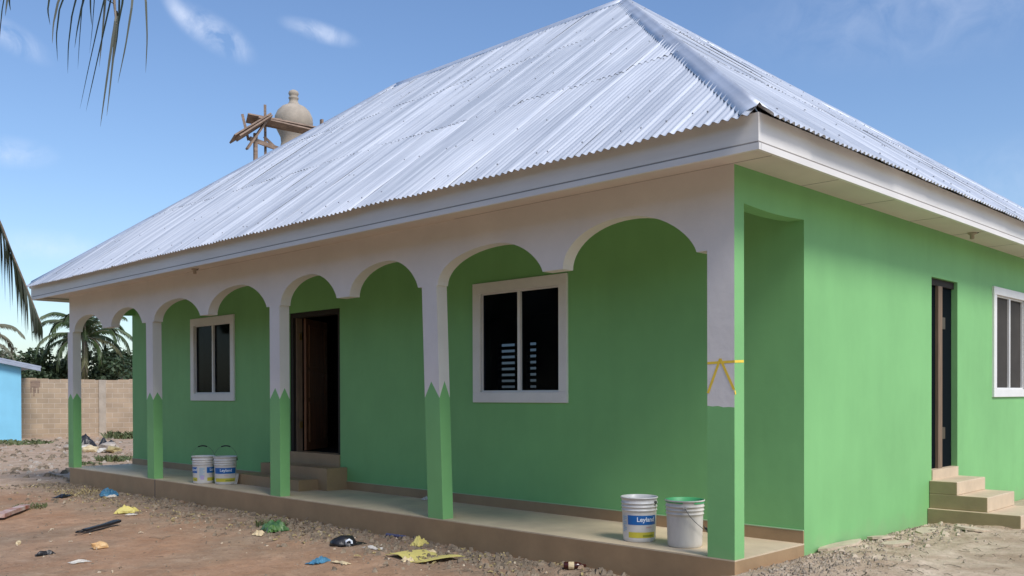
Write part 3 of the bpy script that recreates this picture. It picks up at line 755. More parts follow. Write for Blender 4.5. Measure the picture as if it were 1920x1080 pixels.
# this one's wire handle hangs askew: from the lug facing the viewer down to the right
for k in range(15):
    t = math.pi*k/14; pts.append((.160*math.cos(t), .0, 0))
hp = []
for k in range(15):
    t = k/14; a = math.pi*t; rr = .172+.012*math.sin(t*math.pi); hp.append((rr*math.cos(a), rr*math.sin(a), .322-.20*math.sin(math.pi*t)**.8))
tube(bm, hp, .0030, 6); h = obj('handle', bm, 'wire', b)
bm = bmesh.new(); tube(bm, hp[6:10], .010, 8); obj('grip', bm, 'black', h)
for q in (-1, 1):
    bm = bmesh.new(); tube(bm, [(q*.150, .003, .322), (q*.170, .003, .322)], .015, 12); obj('lug', bm, 'bucket_dirty', b)
# left pair
x, y = -9.0, .21; ca = camang(x, y)
b = bucket('paint_bucket', (x, y, .001), ca, 'left bucket beside the front steps, a blank panel splitting its blue band',
       dict(blue=[(-1.45, -.62), (.30, 1.5)], yellow=[(-1.4, -.62), (.34, 1.5)], mauve=[(-.3, .05)], pale=[(-.42, .12)], text=[1.15, -1.2]), scl=1.06)
handle(b, R(160), R(100), grip=True)
x, y = -8.65, .37; ca = camang(x, y)
b = bucket('paint_bucket', (x, y, .001), ca, 'right bucket of the pair beside the front steps, its blue band facing the yard',
       dict(blue=[(-1.15, 1.15)], yellow=[(-1.1, 1.1)], text=[0.05], sub=[.1]), scl=1.06)
handle(b, R(168), R(80), grip=True)

# ------------------------------------------------------------------ boundary wall, blue house
F0, F1 = Vector((-35.9, 4.2, -.42)), Vector((-33.4, 11.0, -.42)); fd = (F1-F0).normalized()
ang = math.atan2(fd.y, fd.x); ln = (F1-F0).length + 8
fence = thing('boundary_wall', tuple(F0), 'bare sandcrete block wall behind the yard, under the palms', 'wall', rz=ang)
bm = bmesh.new(); x = 0
prof = []
while x < ln:
    w_ = .42; hgt = 2.36 + rnd.choice((0, 0, .015, -.02)) + .02*math.sin(x)
    box(bm, x, 0, 0, x+w_, .16, hgt); x += w_
obj('blockwork', bm, 'brick', fence)
for px in (1.6, 4.75, 8.0, 11.2):
    bm = bmesh.new(); box(bm, px, -.06, 0, px+.26, .19, 2.33); obj('pillar', bm, 'plaster', fence)
bm = bmesh.new()
for k in range(7):
    px = 2.3+k*.05; box(bm, px, -.006, 2.3-.25-abs(3-k)*-.05-rnd.uniform(.1, .5), px+.05, .0, 2.3)
obj('stain', bm, 'plank', fence)
bd = Vector((-.16, -.98, 0)).normalized()
blue = thing('blue_house', (-32.35, 5.15, -.35), 'sky blue rendered house at the far left edge', 'house', rz=math.atan2(bd.y, bd.x))
bm = bmesh.new()
poly_prism(bm, [(0, 0, 0), (0, 0, 2.80), (6, 0, 4.0), (6, 0, 0)], (0, -.16, 0)); bmesh.ops.recalc_face_normals(bm, faces=bm.faces); obj('wall', bm, 'skyblue', blue)
bm = bmesh.new(); box(bm, 0, -5, 0, .16, -.161, 2.79); obj('wall', bm, 'skyblue', blue)
bm = bmesh.new(); poly_prism(bm, [(-.62, .25, 2.64), (6.2, .25, 4.12), (6.2, .25, 4.18), (-.62, .25, 2.70)], (0, -5.6, 0)); bmesh.ops.recalc_face_normals(bm, faces=bm.faces); rf = obj('roof', bm, 'zinc', blue)
bm = bmesh.new(); poly_prism(bm, [(-.6, .256, 2.52), (6.2, .256, 3.98), (6.2, .256, 4.115), (-.6, .256, 2.638)], (0, -.03, 0)); bmesh.ops.recalc_face_normals(bm, faces=bm.faces); obj('verge_board', bm, 'zinc', rf)

# ------------------------------------------------------------------ minaret under construction with its scaffold
mi = thing('minaret', (-19.8, 8.6, -.34), 'unfinished plastered minaret dome rising behind the roof', 'tower')
bm = bmesh.new(); lathe(bm, [(.42, 0), (.42, 8.7)], 32); obj('shaft', bm, 'plaster', mi)
bm = bmesh.new(); lathe(bm, [(.42, 8.7), (.46, 8.75), (.40, 8.80), (.36, 8.98), (.38, 9.14), (.46, 9.30), (.53, 9.44), (.555, 9.58), (.535, 9.74), (.46, 9.90), (.34, 10.02), (.20, 10.09), (.13, 10.11)], 40); obj('dome', bm, 'plaster', mi)
bm = bmesh.new(); lathe(bm, [(.155, 10.09), (.155, 10.14), (.13, 10.16), (.12, 10.24), (.145, 10.27), (.145, 10.31), (.11, 10.33), (.13, 10.37), (.15, 10.42), (.13, 10.48), (.07, 10.52), (.001, 10.535)], 28); obj('finial', bm, 'plaster', mi)
sc = thing('scaffold', (-19.2, 7.4, -.34), 'rickety timber scaffold of poles and planks around the minaret dome', 'scaffold')
def sobj(name, bm):
    o = obj(name, bm, 'plank', sc); o.matrix_parent_inverse = sc.matrix_world.inverted(); o.location = (19.2, -7.4, .34); return o
for a, b, wd in (((-19.31, 7.37, 9.38), (-19.29, 7.4, -.3), .065), ((-19.09, 6.94, 8.46), (-19.1, 6.94, -.3), .10), ((-20.06, 9.74, 9.62), (-20.06, 9.73, -.3), .10), ((-18.75, 8.7, 8.8), (-18.75, 8.7, -.3), .07), ((-19.4, 6.72, 9.0), (-19.32, 6.86, 8.3), .06)):
    bm = bmesh.new(); beam(bm, a, b, wd, .07); sobj('pole', bm)
for a, b, wd, th, rl in (((-19.40, 6.86, 8.93), (-18.66, 8.72, 8.76), .34, .05, .5), ((-19.10, 7.02, 8.86), (-18.62, 8.66, 8.70), .20, .05, .5), ((-19.19, 6.30, 8.20), (-19.15, 7.38, 9.00), .50, .04, .3),
                         ((-18.95, 6.34, 8.18), (-18.90, 7.30, 8.92), .34, .04, .3), ((-18.99, 6.62, 7.95), (-18.94, 7.30, 8.98), .12, .05, 0), ((-19.05, 6.75, 8.27), (-19.32, 8.05, 8.20), .05, .12, 0),
                         ((-19.34, 7.35, 8.50), (-19.10, 8.0, 7.9), .06, .06, 0), ((-19.36, 7.3, 8.98), (-19.4, 7.9, 9.05), .2, .04, .4)):
    bm = bmesh.new(); beam(bm, a, b, wd, th, roll=rl); sobj('plank', bm)

# ------------------------------------------------------------------ palms and trees
def frond(bm, pts, n, ll, wd, hang, spread=.75, seed=0, mi=0, t0=.12, rr=.018, rmi=1, stiff=0.0, tip=0.0):
    """coconut frond: rachis through pts, leaflets both sides, drooping by `hang`"""
    rg = random.Random(seed); P = [Vector(p) for p in pts]
    def at(t):   # catmull-rom through the points
        s = t*(len(P)-1); i = min(int(s), len(P)-2); u = s-i
        p0 = P[max(i-1, 0)]; p1 = P[i]; p2 = P[i+1]; p3 = P[min(i+2, len(P)-1)]
        return .5*((2*p1)+(p2-p0)*u+(2*p0-5*p1+4*p2-p3)*u*u+(3*p1-p0-3*p2+p3)*u**3)
    tube(bm, [at(k/14) for k in range(15)], [rr*(1-.8*k/14) for k in range(15)], 5, rmi)
    for k in range(n):
        t = t0+(1-t0)*(k+rg.random()*.5)/n; p = at(t); d = (at(min(1, t+.02))-at(max(0, t-.02))).normalized()
        s = d.cross(Vector((0, 0, 1)));
        if s.length < .1: s = Vector((1, 0, 0))
        s.normalize()
        for sg in (-1, 1):
            l = ll*(math.sin(math.pi*min(1, .12+.88*(1-t)**.7*1.0+.0))**.5*.55+.45)*rg.uniform(.8, 1.1)
            if t > .9: l *= .8
            l *= 1-tip*t*t
            dr = (s*sg*spread + d*(.55+.5*t) + Vector((0, 0, -.25*hang)) + Vector((rg.uniform(-.15, .15), rg.uniform(-.15, .15), rg.uniform(-.1, .1)))).normalized()
            q = p.copy(); seg = 4; prev = None; wv = (d*.8+Vector((0, 0, .25))).normalized()
            for j in range(seg+1):
                f = j/seg; hw = wd*(.55+.6*f if f < .35 else .76*(1-(f-.35)/.65)+.02)/1.0
                ax = dr.cross(wv);
                if ax.length < .05: ax = dr.cross(Vector((1, .2, 0)))
                wv2 = ax.cross(dr).normalized()
                a_, b_ = bm.verts.new(q-wv2*hw*.5), bm.verts.new(q+wv2*hw*.5)
                if prev:
                    fa = bm.faces.new((prev[0], prev[1], b_, a_)); fa.material_index = mi
                prev = (a_, b_)
                q = q+dr*l/seg; dr = (dr+Vector((0, 0, -1))*hang*.42*(1-stiff)).normalized()
def frond_arc(c, az, L_, el, droop):
    """points of a frond leaving the crown c at azimuth az, elevation el"""
    p = Vector(c); pts = [p.copy()]; e = el
    for k in range(5):
        p = p+Vector((math.cos(az)*math.cos(e), math.sin(az)*math.cos(e), math.sin(e)))*L_/5; pts.append(p.copy()); e -= droop/5*(1+.25*k)
    return pts
def trunk(base, top, r0, r1, parent, bend=.5, ma='bark'):
    bm = bmesh.new(); base = Vector(base); top = Vector(top); n = 18; pts = []; rad = []
    for k in range(n+1):
        t = k/n; p = base.lerp(top, t); p.x += bend*math.sin(math.pi*t)*.5; pts.append(p); rad.append((r0+(r1-r0)*t)*(1+.05*(k % 2))*(1+.6*max(0, .12-t)/.12))
    tube(bm, pts, rad, 10); return obj('trunk', bm, ma, parent)
# near palm, its trunk left of the view
np_ = thing('coconut_palm', (-4.9, -5.0, -.36), 'near coconut palm whose drooping fronds hang into the left side of the view', 'tree')
off = Vector((-4.9, -5.0, -.36)); cc = Vector((-4.52, -4.76, 3.75))-off
trunk((0, 0, 0), cc-Vector((0, 0, .15)), .19, .12, np_)
def loc_(pts): return [Vector(p)-off for p in pts]
def near_frond(pts, n, ll, hang, seed, spread=.6, wd=.034, t0=.15, tip=0.0):
    bm = bmesh.new(); frond(bm, pts, n, ll, wd, hang, spread, seed, 0, t0, .022, tip=tip); obj('frond', bm, ['leaflet', 'bark'], np_)
# the drooping end of the front frond, leaflet by leaflet: root and tip of each
LF = [((-2.668, -4.03, 4.072), (-2.64, -4.102, 3.736)), ((-2.791, -3.93, 4.142), (-2.778, -4.041, 3.666)), ((-2.554, -4.01, 4.007), (-2.532, -4.095, 3.472)), ((-2.719, -3.88, 4.099), (-2.7, -3.971, 3.464)), ((-2.894, -3.777, 4.26), (-2.865, -3.843, 3.565)), ((-2.786, -3.775, 4.226), (-2.74, -3.795, 3.85)), ((-2.965, -3.683, 4.35), (-2.932, -3.737, 3.72)), ((-2.559, -3.747, 4.127), (-2.58, -3.937, 3.212)), ((-2.643, -3.687, 4.099), (-2.661, -3.868, 3.223)), ((-2.592, -3.695, 3.862), (-2.582, -3.804, 3.115)), ((-2.679, -3.644, 3.938), (-2.66, -3.729, 3.22)), ((-2.844, -3.649, 4.247), (-2.816, -3.716, 3.599)), ((-2.812, -3.573, 4.148), (-2.78, -3.626, 3.672)), ((-2.89, -3.501, 4.347), (-2.881, -3.608, 3.74)), ((-2.496, -3.598, 4.227), (-2.494, -3.72, 3.41)), ((-2.576, -3.529, 4.312), (-2.516, -3.518, 3.533)), ((-2.665, -4.338, 4.042), (-2.639, -4.425, 3.298)), ((-2.845, -4.243, 4.131), (-2.816, -4.319, 3.784)), ((-2.948, -4.238, 4.094), (-2.902, -4.26, 3.861)), ((-2.888, -3.762, 4.188), (-2.872, -3.861, 3.71))]
def hanging(name, rachis, leaves, wd, seed):
    rg = random.Random(seed); bm = bmesh.new(); P = loc_(rachis); tube(bm, P, [.03, .028, .022, .016, .01, .005][-len(P):], 6, 1)
    for a, b in leaves:
        a = Vector(a)-off; b = Vector(b)-off
        near = min((min(((a-(p+(q-p)*k/6)).length, k, p+(q-p)*k/6) for k in range(7)) for p, q in zip(P, P[1:])), key=lambda t: t[0])[2]
        pts = [near, a.lerp(near, .35)+Vector((0, 0, .03)), a, a.lerp(b, .35)+(a-near)*.12, a.lerp(b, .7)+(a-near)*.10, b]
        wv = (rt*rg.uniform(.75, 1)+fw*rg.uniform(-.7, .7)).normalized(); prev = None; n = 18
        for k in range(n+1):
            t = k/n*(len(pts)-1); m_ = min(int(t), len(pts)-2); q = pts[m_].lerp(pts[m_+1], t-m_); f = k/n
            h = wd*(.5+.6*f if f < .5 else .8*(1-(f-.5)/.5)**.7+.04)*rg.uniform(.93, 1.07)
            v = (bm.verts.new(q-wv*h), bm.verts.new(q+wv*h))
            if prev: bm.faces.new((prev[0], prev[1], v[1], v[0])).material_index = 0
            prev = v
    obj('frond', bm, ['leaflet', 'bark'], np_)
hanging('frond', [[(-4.322, -4.793, 3.962), (-3.693, -4.293, 4.887), (-3.068, -3.963, 4.628), (-2.763, -3.718, 4.311), (-2.641, -3.681, 4.026), (-2.608, -3.681, 3.852)]][0], [LF[i] for i in range(len(LF)) if i not in (16, 17, 18)], .0105, 3)
hanging('frond', [[(-4.322, -4.793, 3.962), (-4.001, -4.282, 4.729), (-3.246, -4.185, 4.39), (-2.816, -4.153, 4.186)]][0], [LF[i] for i in (16, 17, 18)], .012, 4)
near_frond(loc_([(-4.52, -4.76, 3.75), (-5.0, -4.25, 3.62), (-5.55, -3.65, 3.12), (-5.72, -3.38, 2.62), (-5.70, -3.22, 2.20), (-5.64, -3.16, 1.98)]), 34, .78, 3.0, 9, spread=.22, t0=.40, wd=.022, tip=.72)
near_frond(loc_([(-4.52, -4.76, 3.75), (-5.2, -4.2, 3.5), (-5.85, -3.75, 2.95), (-6.05, -3.6, 2.4), (-6.08, -3.5, 2.0)]), 30, .80, 3.0, 10, spread=.25, t0=.35, wd=.022, tip=.5)
for k, (az, el) in enumerate(((3.5, .5), (4.0, .9), (4.5, .5), (4.9, .7), (3.0, .0))):
    near_frond(frond_arc(cc, az, 2.4, el, 1.6), 40, .7, .9, 30+k)

# far coconut palm
def far_palm(loc, hgt, fl_, nfr, label, seed, ma='leaf_far', ll=.68, rise=1.0):
    t = thing('coconut_palm', loc, label, 'tree', 'palms and trees beyond the block wall'); rg = random.Random(seed)
    trunk((0, 0, 0), (0, 0, hgt), .2, .13, t, .3)
    for k in range(nfr):
        az = 2*math.pi*(k*.381966)+rg.uniform(-.2, .2); el = rise*(1.25-1.55*(k/nfr))+rg.uniform(-.15, .15)
        bm = bmesh.new(); frond(bm, frond_arc((0, 0, hgt), az, fl_*rg.uniform(.85, 1.1), el, 1.5), 60, ll, .09, .85, .6, seed*50+k, 0, .1, .035)
        obj('frond', bm, [ma if k < nfr*.85 else 'leaf_dead', 'bark'], t)
    return t
far_palm((-56.2, 16.4, -.35), 5.2, 3.5, 28, 'tall coconut palm standing up above the middle of the block wall', 3)
far_palm((-52.0, 9.0, -.35), 4.6, 2.8, 16, 'dry looking palm with greyish fronds above the blue house roof', 6, 'foliage_grey', .6)

def bushy(loc, hgt, rad, label, seed, ma='foliage', nl=5200, leaf=.30, sq=.8):
    t = thing('broadleaf_tree', loc, label, 'tree', 'palms and trees beyond the block wall'); rg = random.Random(seed)
    bm = bmesh.new(); tube(bm, [(0, 0, 0), (.05, 0, hgt*.3), (0, .05, hgt*.62)], [.16, .12, .07], 8)
    blobs = []
    for k in range(11):
        a = rg.uniform(0, 6.28); rr = rad*rg.uniform(.15, .72); z = hgt-rad*sq*rg.uniform(.35, 1.5)
        c = Vector((rr*math.cos(a), rr*math.sin(a), z)); blobs.append((c, rad*rg.uniform(.28, .48)))
        tube(bm, [(0, 0, hgt*.45), c*.6+Vector((0, 0, hgt*.2)), c], [.06, .04, .015], 5)
    obj('trunk', bm, 'bark', t)
    bm = bmesh.new()
    for k in range(nl):
        c, r = rg.choice(blobs); v = Vector((rg.gauss(0, 1), rg.gauss(0, 1), rg.gauss(0, 1))).normalized()*r*(rg.random()**.4)*rg.choice((1, 1, 1, 1.18)); v.z *= sq
        p = c+v; a = Vector((rg.gauss(0, 1), rg.gauss(0, 1), rg.gauss(0, .6))).normalized(); b = a.cross(Vector((rg.gauss(0, 1), rg.gauss(0, 1), rg.gauss(0, 1)))).normalized()
        s = leaf*rg.uniform(.6, 1.25)
        bm.faces.new([bm.verts.new(p+a*s*.5), bm.verts.new(p+b*s*.28), bm.verts.new(p-a*s*.5), bm.verts.new(p-b*s*.28)])
    obj('crown', bm, ma, t); return t
bushy((-58.5, 13.8, -.35), 4.7, 2.4, 'dark rounded tree just right of the blue house roof', 11)
bushy((-60.5, 16.0, -.35), 4.1, 2.4, 'dark tree directly behind the trunk of the tall palm', 12)
bushy((-57.6, 18.6, -.35), 4.9, 2.5, 'tallest dark tree right of the tall palm, seen between the columns', 13)
bushy((-53.4, 18.0, -.35), 4.3, 2.1, 'dark tree whose crown slopes down towards the house', 14, nl=2200)
bushy((-49.6, 17.4, -.35), 3.4, 1.7, 'lowest dark bush, nearest the green house wall', 15, nl=1800)
bushy((-57.5, 9.8, -.35), 4.0, 2.2, 'dark tree showing over the middle of the blue house roof', 16)
bushy((-43.5, 7.6, -.35), 4.2, 1.5, 'sparse greyish tree over the blue house roof', 17, 'foliage_grey', 750, .16)

# unseen belt of trees added behind the camera to darken the porch
bm = bmesh.new(); rg = random.Random(99)
for k in range(9000):
    bx_ = rg.uniform(-30, 22); hh = 7.5+1.6*noise.noise(Vector((bx_*.35, 0, 3))); z = -.3+hh*rg.random()**.75; y_ = -19-3*rg.random()-1.2*noise.noise(Vector((bx_*.5, z*.5, 1)))
    p = Vector((bx_, y_, z)); a = Vector((rg.gauss(0, 1), rg.gauss(0, .6), rg.gauss(0, 1))).normalized(); b = a.cross(Vector((rg.gauss(0, .3), 1, rg.gauss(0, .3)))).normalized(); q = rg.uniform(.35, .75)
    bm.faces.new([bm.verts.new(p+a*q*.5), bm.verts.new(p+b*q*.36), bm.verts.new(p-a*q*.5), bm.verts.new(p-b*q*.36)])
tag(obj('added_tree_belt', bm, 'foliage'), 'unseen belt of trees added behind the camera to darken the porch', kind='stuff')

# ------------------------------------------------------------------ litter lying in the yard
def gz(x, y): return ground_h(x, y)
def crumple(name, x, y, s, ma, label, cat, seed, flat=.55, z=None, parts=None):
    """crumpled sheet: folded, torn-edged"""
    rg = random.Random(seed); bm = bmesh.new(); n = 13; g = []
    for j in range(n):
        row = []
        for i in range(n):
            u, v = i/(n-1)*2-1, j/(n-1)*2-1; rr = 1-.28*rg.random()*(abs(u) > .9 or abs(v) > .9)
            ed = max(abs(u), abs(v)); hh = (1-.9*ed**3)*(.45+.9*noise.noise(Vector((u*1.3+seed, v*1.3, seed*.37))) + .5*abs(noise.noise(Vector((u*3.5, v*3.5, seed)))))
            row.append(bm.verts.new((u*s[0]*rr*(1-.25*hh), v*s[1]*rr*(1-.25*hh), max(0, hh)*s[2]+.004)))
        g.append(row)
    for j in range(n-1):
        for i in range(n-1): bm.faces.new((g[j][i], g[j][i+1], g[j+1][i+1], g[j+1][i]))
    o = obj(name, bm, ma, loc=(x, y, (gz(x, y) if z is None else z)+.002)); o.rotation_euler.z = rg.uniform(0, 6.28)
    sdm = o.modifiers.new('thick', 'SOLIDIFY'); sdm.thickness = .003
    return tag(o, label, cat)
def lump(name, x, y, s, ma, label, cat, seed, group=None, sink=.25, kind=None):
    rg = random.Random(seed); bm = bmesh.new(); bmesh.ops.create_icosphere(bm, subdivisions=2, radius=1)
    for v in bm.verts:
        k = 1+.45*noise.noise(v.co*1.3+Vector((seed, 0, 0)))+.15*noise.noise(v.co*4+Vector((0, seed, 0)))
        v.co = Vector((v.co.x*s[0]*k, v.co.y*s[1]*k, v.co.z*s[2]*k))
    o = obj(name, bm, ma, loc=(x, y, gz(x, y)+s[2]*(1-sink))); o.rotation_euler.z = rg.uniform(0, 6.28)
    return tag(o, label, cat, group)

# black plastic strip with a loop at its end
st = thing('plastic_strip', (-7.54, -1.88, gz(-7.54, -1.88)), 'long black plastic strip with a loop at one end, lying on red soil', 'scrap', rz=math.atan2(.61, -.36))
bm = bmesh.new(); poly_prism(bm, [(-.26, -.035, .02), (-.1, -.045, .03), (.12, -.05, .035), (.34, -.055, .05), (.36, 0, .055), (.33, .05, .05), (.1, .045, .03), (-.26, .035, .02)], (0, 0, .028)); obj('blade', bm, 'black', st)
bm = bmesh.new(); tube(bm, [(-.25, -.02, .03), (-.34, -.035, .03), (-.40, 0, .03), (-.34, .035, .03), (-.25, .02, .03)], .010, 6); obj('loop', bm, 'black', st)
hk = lump('husk_piece', -6.18, -2.41, (.085, .055, .045), 'husk', 'orange brown scooped husk piece in front of the black strip', 'scrap', 3)
crumple('plastic_bag', -8.80, -1.02, (.17, .13, .10), 'yellow', 'crumpled yellow plastic bag on the soil before the porch', 'bag', 4)
crumple('paper_scrap', -8.40, -1.12, (.08, .05, .02), 'paper', 'small white scrap just below the crumpled yellow bag', 'paper', 5)
crumple('plastic_bag', -11.06, -.33, (.20, .16, .12), 'bluebag', 'crumpled blue plastic bag near the left end of the porch', 'bag', 6)
crumple('paper_scrap', -10.75, -.42, (.09, .07, .05), 'paper', 'white scrap tucked against the blue bag', 'paper', 7)
crumple('plastic_bag', -5.66, -.62, (.19, .15, .15), 'greenbag', 'crumpled dark green bag beside a pale scrap', 'bag', 8)
crumple('food_scrap', -5.50, -.92, (.08, .06, .07), 'cream', 'pale folded scrap standing in front of the dark green bag', 'scrap', 9)
cp = thing('cap', (-4.24, -.66, gz(-4.24, -.66)), 'black cloth cap with a white mark', 'cap', rz=.9); cp.scale = (1.25, 1.25, 1.2)
bm = bmesh.new(); bmesh.ops.create_icosphere(bm, subdivisions=3, radius=1)
for v in bm.verts:
    k = 1+.25*noise.noise(v.co*1.7); v.co = Vector((v.co.x*.115*k, v.co.y*.09*k, max(0, v.co.z)*.085*k))
obj('crown', bm, 'black', cp, smooth=True)
bm = bmesh.new(); pts = [(.06, -.07, .012), (.14, -.06, .006), (.19, 0, .004), (.14, .07, .008), (.06, .08, .014)]; poly_prism(bm, pts, (0, 0, .006)); obj('brim', bm, 'black', cp)
bm = bmesh.new(); tube(bm, [(.02, -.096, .022), (.02, -.094, .046), (.045, -.09, .06), (.065, -.083, .045), (.066, -.083, .025)], .010, 6); obj('mark', bm, 'ink_white', cp)
ys = bmesh.new(); n = 8; g = []
for j in range(6):
    g.append([ys.verts.new((-3.36+.56*i/(n-1)+.10*j/5, -.80+.42*j/5+.03*math.sin(i), gz(-3.1, -.6)+.02+.018*math.sin(i*.9+j*.5)+.012*noise.noise(Vector((i, j, 2))))) for i in range(n)])
for j in range(5):
    for i in range(n-1): ys.faces.new((g[j][i], g[j][i+1], g[j+1][i+1], g[j+1][i]))
o = obj('cardboard_sheet', ys, 'yellow'); tag(o, 'flat yellow card sheet lying on the soil', 'card'); sdm = o.modifiers.new('thick', 'SOLIDIFY'); sdm.thickness = .004
crumple('food_scrap', -3.02, -.80, (.06, .05, .045), 'cream', 'cream scrap at the near edge of the yellow card', 'scrap', 12)
crumple('food_scrap', -3.20, -.36, (.05, .04, .035), 'cream', 'cream scrap at the far edge of the yellow card', 'scrap', 13)
crumple('banana_peel', -3.58, -.19, (.11, .07, .09), 'yellow', 'curled yellow peel against the porch base', 'peel', 14)
crumple('plastic_bag', -3.68, -1.35, (.12, .08, .08), 'bluebag', 'small torn blue plastic scrap on the open red soil', 'bag', 15)
crumple('food_scrap', -3.44, -1.27, (.13, .04, .03), 'cream', 'cream scrap to the right of the torn blue plastic', 'scrap', 16)
crumple('paper_scrap', -3.80, -.61, (.16, .04, .03), 'paper', 'long white tissue strip between the cap and the yellow card', 'paper', 17)
bm = bmesh.new(); tube(bm, [(-4.22, -.02-.1, gz(-4.2, -.1)+.03), (-3.95, .0-.08, gz(-3.9, -.1)+.03)], .016, 8); tag(obj('plastic_tube', bm, 'purple'), 'thin lilac plastic tube at the foot of the porch', 'scrap')
bt = thing('bottle', (-1.55, -.10, gz(-1.55, -.10)+.035), 'small dark brown bottle with a pale label lying at the porch base', 'bottle', rz=math.atan2(.12, .13))
def along(prof):
    bm = bmesh.new(); rings = lathe(bm, prof, 18)
    for v in bm.verts: v.co = Vector((v.co.z, v.co.x, v.co.y))
    return bm
obj('glass_body', along([(.001, -.10), (.03, -.098), (.034, -.09), (.034, .02), (.028, .045), (.014, .07), (.014, .10), (.001, .10)]), 'bottle', bt)
obj('label_band', along([(.0347, -.055), (.0347, -.005)]), 'cream', bt)
pl = bmesh.new(); beam(pl, (-9.75, -2.20, gz(-9.7, -2.2)+.06), (-10.35, -1.80, gz(-10.3, -1.8)+.05), .13, .05)
beam(pl, (-9.40, -2.42, gz(-9.4, -2.4)+.06), (-9.75, -2.20, gz(-9.7, -2.2)+.06), .13, .05)
tag(obj('board', pl, 'redplank'), 'red and white painted board end lying at the left edge', 'board')
crumple('plastic_bag', -6.29, -2.92, (.10, .05, .05), 'black', 'small torn black plastic scrap in the left foreground', 'bag', 20)
crumple('paper_scrap', -5.53, -2.86, (.10, .06, .02), 'paper', 'flat pale scrap nearest the bottom edge on the left', 'paper', 21)
lump('stone', -7.15, -2.9, (.035, .03, .025), 'cream', 'lone whitish stone at the left in the foreground', 'stone', 22)
crumple('plastic_bag', -11.65, -.82, (.17, .10, .07), 'black', 'black plastic scrap left of the straw pile', 'bag', 23)
crumple('plastic_bag', -4.92, 1.02, (.045, .04, .05), 'paper', 'small clear crumpled bag on the porch floor against the skirting', 'bag', 24, z=0)
bm = bmesh.new(); poly_prism(bm, [(-8.54, .44, .003), (-8.46, .44, .003), (-8.46, .47, .15), (-8.54, .47, .15)], (0, .012, .002)); bmesh.ops.recalc_face_normals(bm, faces=bm.faces)
tag(obj('tile_offcut', bm, 'paper'), 'pale tile offcut leaning on the lower front step', 'tile')
# far rubbish heap with two dark bags
crumple('rubbish_bag', -26.4, 5.1, (.40, .3, .34), 'black', 'left black rubbish bag on the far heap', 'bag', 31)
crumple('rubbish_bag', -25.6, 5.5, (.34, .28, .30), 'black', 'right black rubbish bag on the far heap', 'bag', 32)
for k, (x, y, s, mm) in enumerate(((-24.9, 4.6, .22, 'stone'), (-24.4, 4.3, .2, 'paper'), (-23.6, 4.2, .24, 'cream'), (-24.0, 4.9, .3, 'stone'), (-23.0, 4.3, .17, 'paper'), (-25.4, 4.3, .2, 'stone'), (-22.7, 4.5, .25, 'straw'), (-25.0, 5.3, .25, 'paper'))):
    lump('rubble', x, y, (s, s*.8, s*.45), mm, ['grey lump under the left black bag', 'white lump low on the far heap', 'cream lump in the middle of the far heap', 'large grey lump behind the cream one', 'small white lump at the near end of the heap', 'grey lump at the back left of the heap', 'straw coloured lump at the right end of the heap', 'pale lump between the two black bags'][k], 'rubble', 40+k, 'rubble lumps on the far heap')
# broken mortar slabs and stones by the side wall
for k, (x, y, a, b, rz, lab) in enumerate(((.10, 1.62, .34, .12, 1.50, 'long pale mortar slab against the side wall'), (.13, 2.40, .22, .10, 1.3, 'broken pale slab farther along the side wall'), (.42, 2.05, .15, .07, .9, 'small tilted slab over a dark gap beside the side wall'), (.30, 3.05, .18, .10, 1.7, 'greyish slab close to the side steps'), (.62, 3.4, .16, .10, .4, 'flat slab lying just before the side steps'))):
    bm = bmesh.new(); rg = random.Random(k+70); pts = []
    for q in range(9):
        t = 2*math.pi*q/9; pts.append((a*math.cos(t)*rg.uniform(.75, 1.1), b*math.sin(t)*rg.uniform(.75, 1.1), 0))
    poly_prism(bm, pts, (0, 0, .022)); bmesh.ops.recalc_face_normals(bm, faces=bm.faces)
    o = obj('mortar_slab', bm, 'slab', loc=(x, y, gz(x, y)+.008)); o.rotation_euler = (rg.uniform(-.12, .12), rg.uniform(-.1, .1), rz); tag(o, lab, 'slab', 'broken slabs by the side wall')

# weeds and straw
def weeds(x, y, rad, n, hgt, label, ma='weed', seed=0, name='weed_clump', wd=.012, cat='plant', lie=.5):
    rg = random.Random(seed); bm = bmesh.new()
    for k in range(n):
        a = rg.uniform(0, 6.28); r = rad*math.sqrt(rg.random()); px, py = r*math.cos(a), r*math.sin(a)*.7
        z = gz(x+px, y+py)-gz(x, y); h = hgt*rg.uniform(.4, 1); d = Vector((rg.gauss(0, lie), rg.gauss(0, lie), 1)).normalized(); s = Vector((rg.gauss(0, 1), rg.gauss(0, 1), 0)).normalized()*wd
        p = Vector((px, py, z-.005)); q = p+d*h*.6; e = q+(d+Vector((d.x, d.y, -.6))*.8)*h*.4
        va, vb, vc, vd_ = bm.verts.new(p-s*.5), bm.verts.new(p+s*.5), bm.verts.new(q+s*.6), bm.verts.new(q-s*.6); ve = bm.verts.new(e)
        bm.faces.new((va, vb, vc, vd_)); bm.faces.new((vd_, vc, ve))
    o = obj(name, bm, ma, loc=(x, y, gz(x, y))); return tag(o, label, cat)
weeds(-10.54, -1.65, .32, 160, .10, 'low green weed clump on the soil at the left', seed=1)
weeds(-19.5, 3.2, .55, 260, .22, 'weed tuft just past the left end of the porch', seed=2, wd=.03)
weeds(-18.6, 2.3, .30, 260, .12, 'thin weeds between the rubbish heap and the porch', seed=3, wd=.03)
weeds(-31.4, 8.6, 1.1, 420, .42, 'weeds along the foot of the block wall by the house', seed=4, wd=.05)
weeds(-30.5, 4.3, 1.6, 400, .16, 'weed patch on the yard before the blue house', seed=5, wd=.06)
weeds(-5.95, -.50, .22, 130, .15, 'green sprigs growing beside the dark green bag', seed=6)
weeds(-11.9, -.42, .55, 420, .10, 'pile of dry straw against the left end of the porch', 'straw', 7, 'straw_pile', .012, 'straw', 1.6)
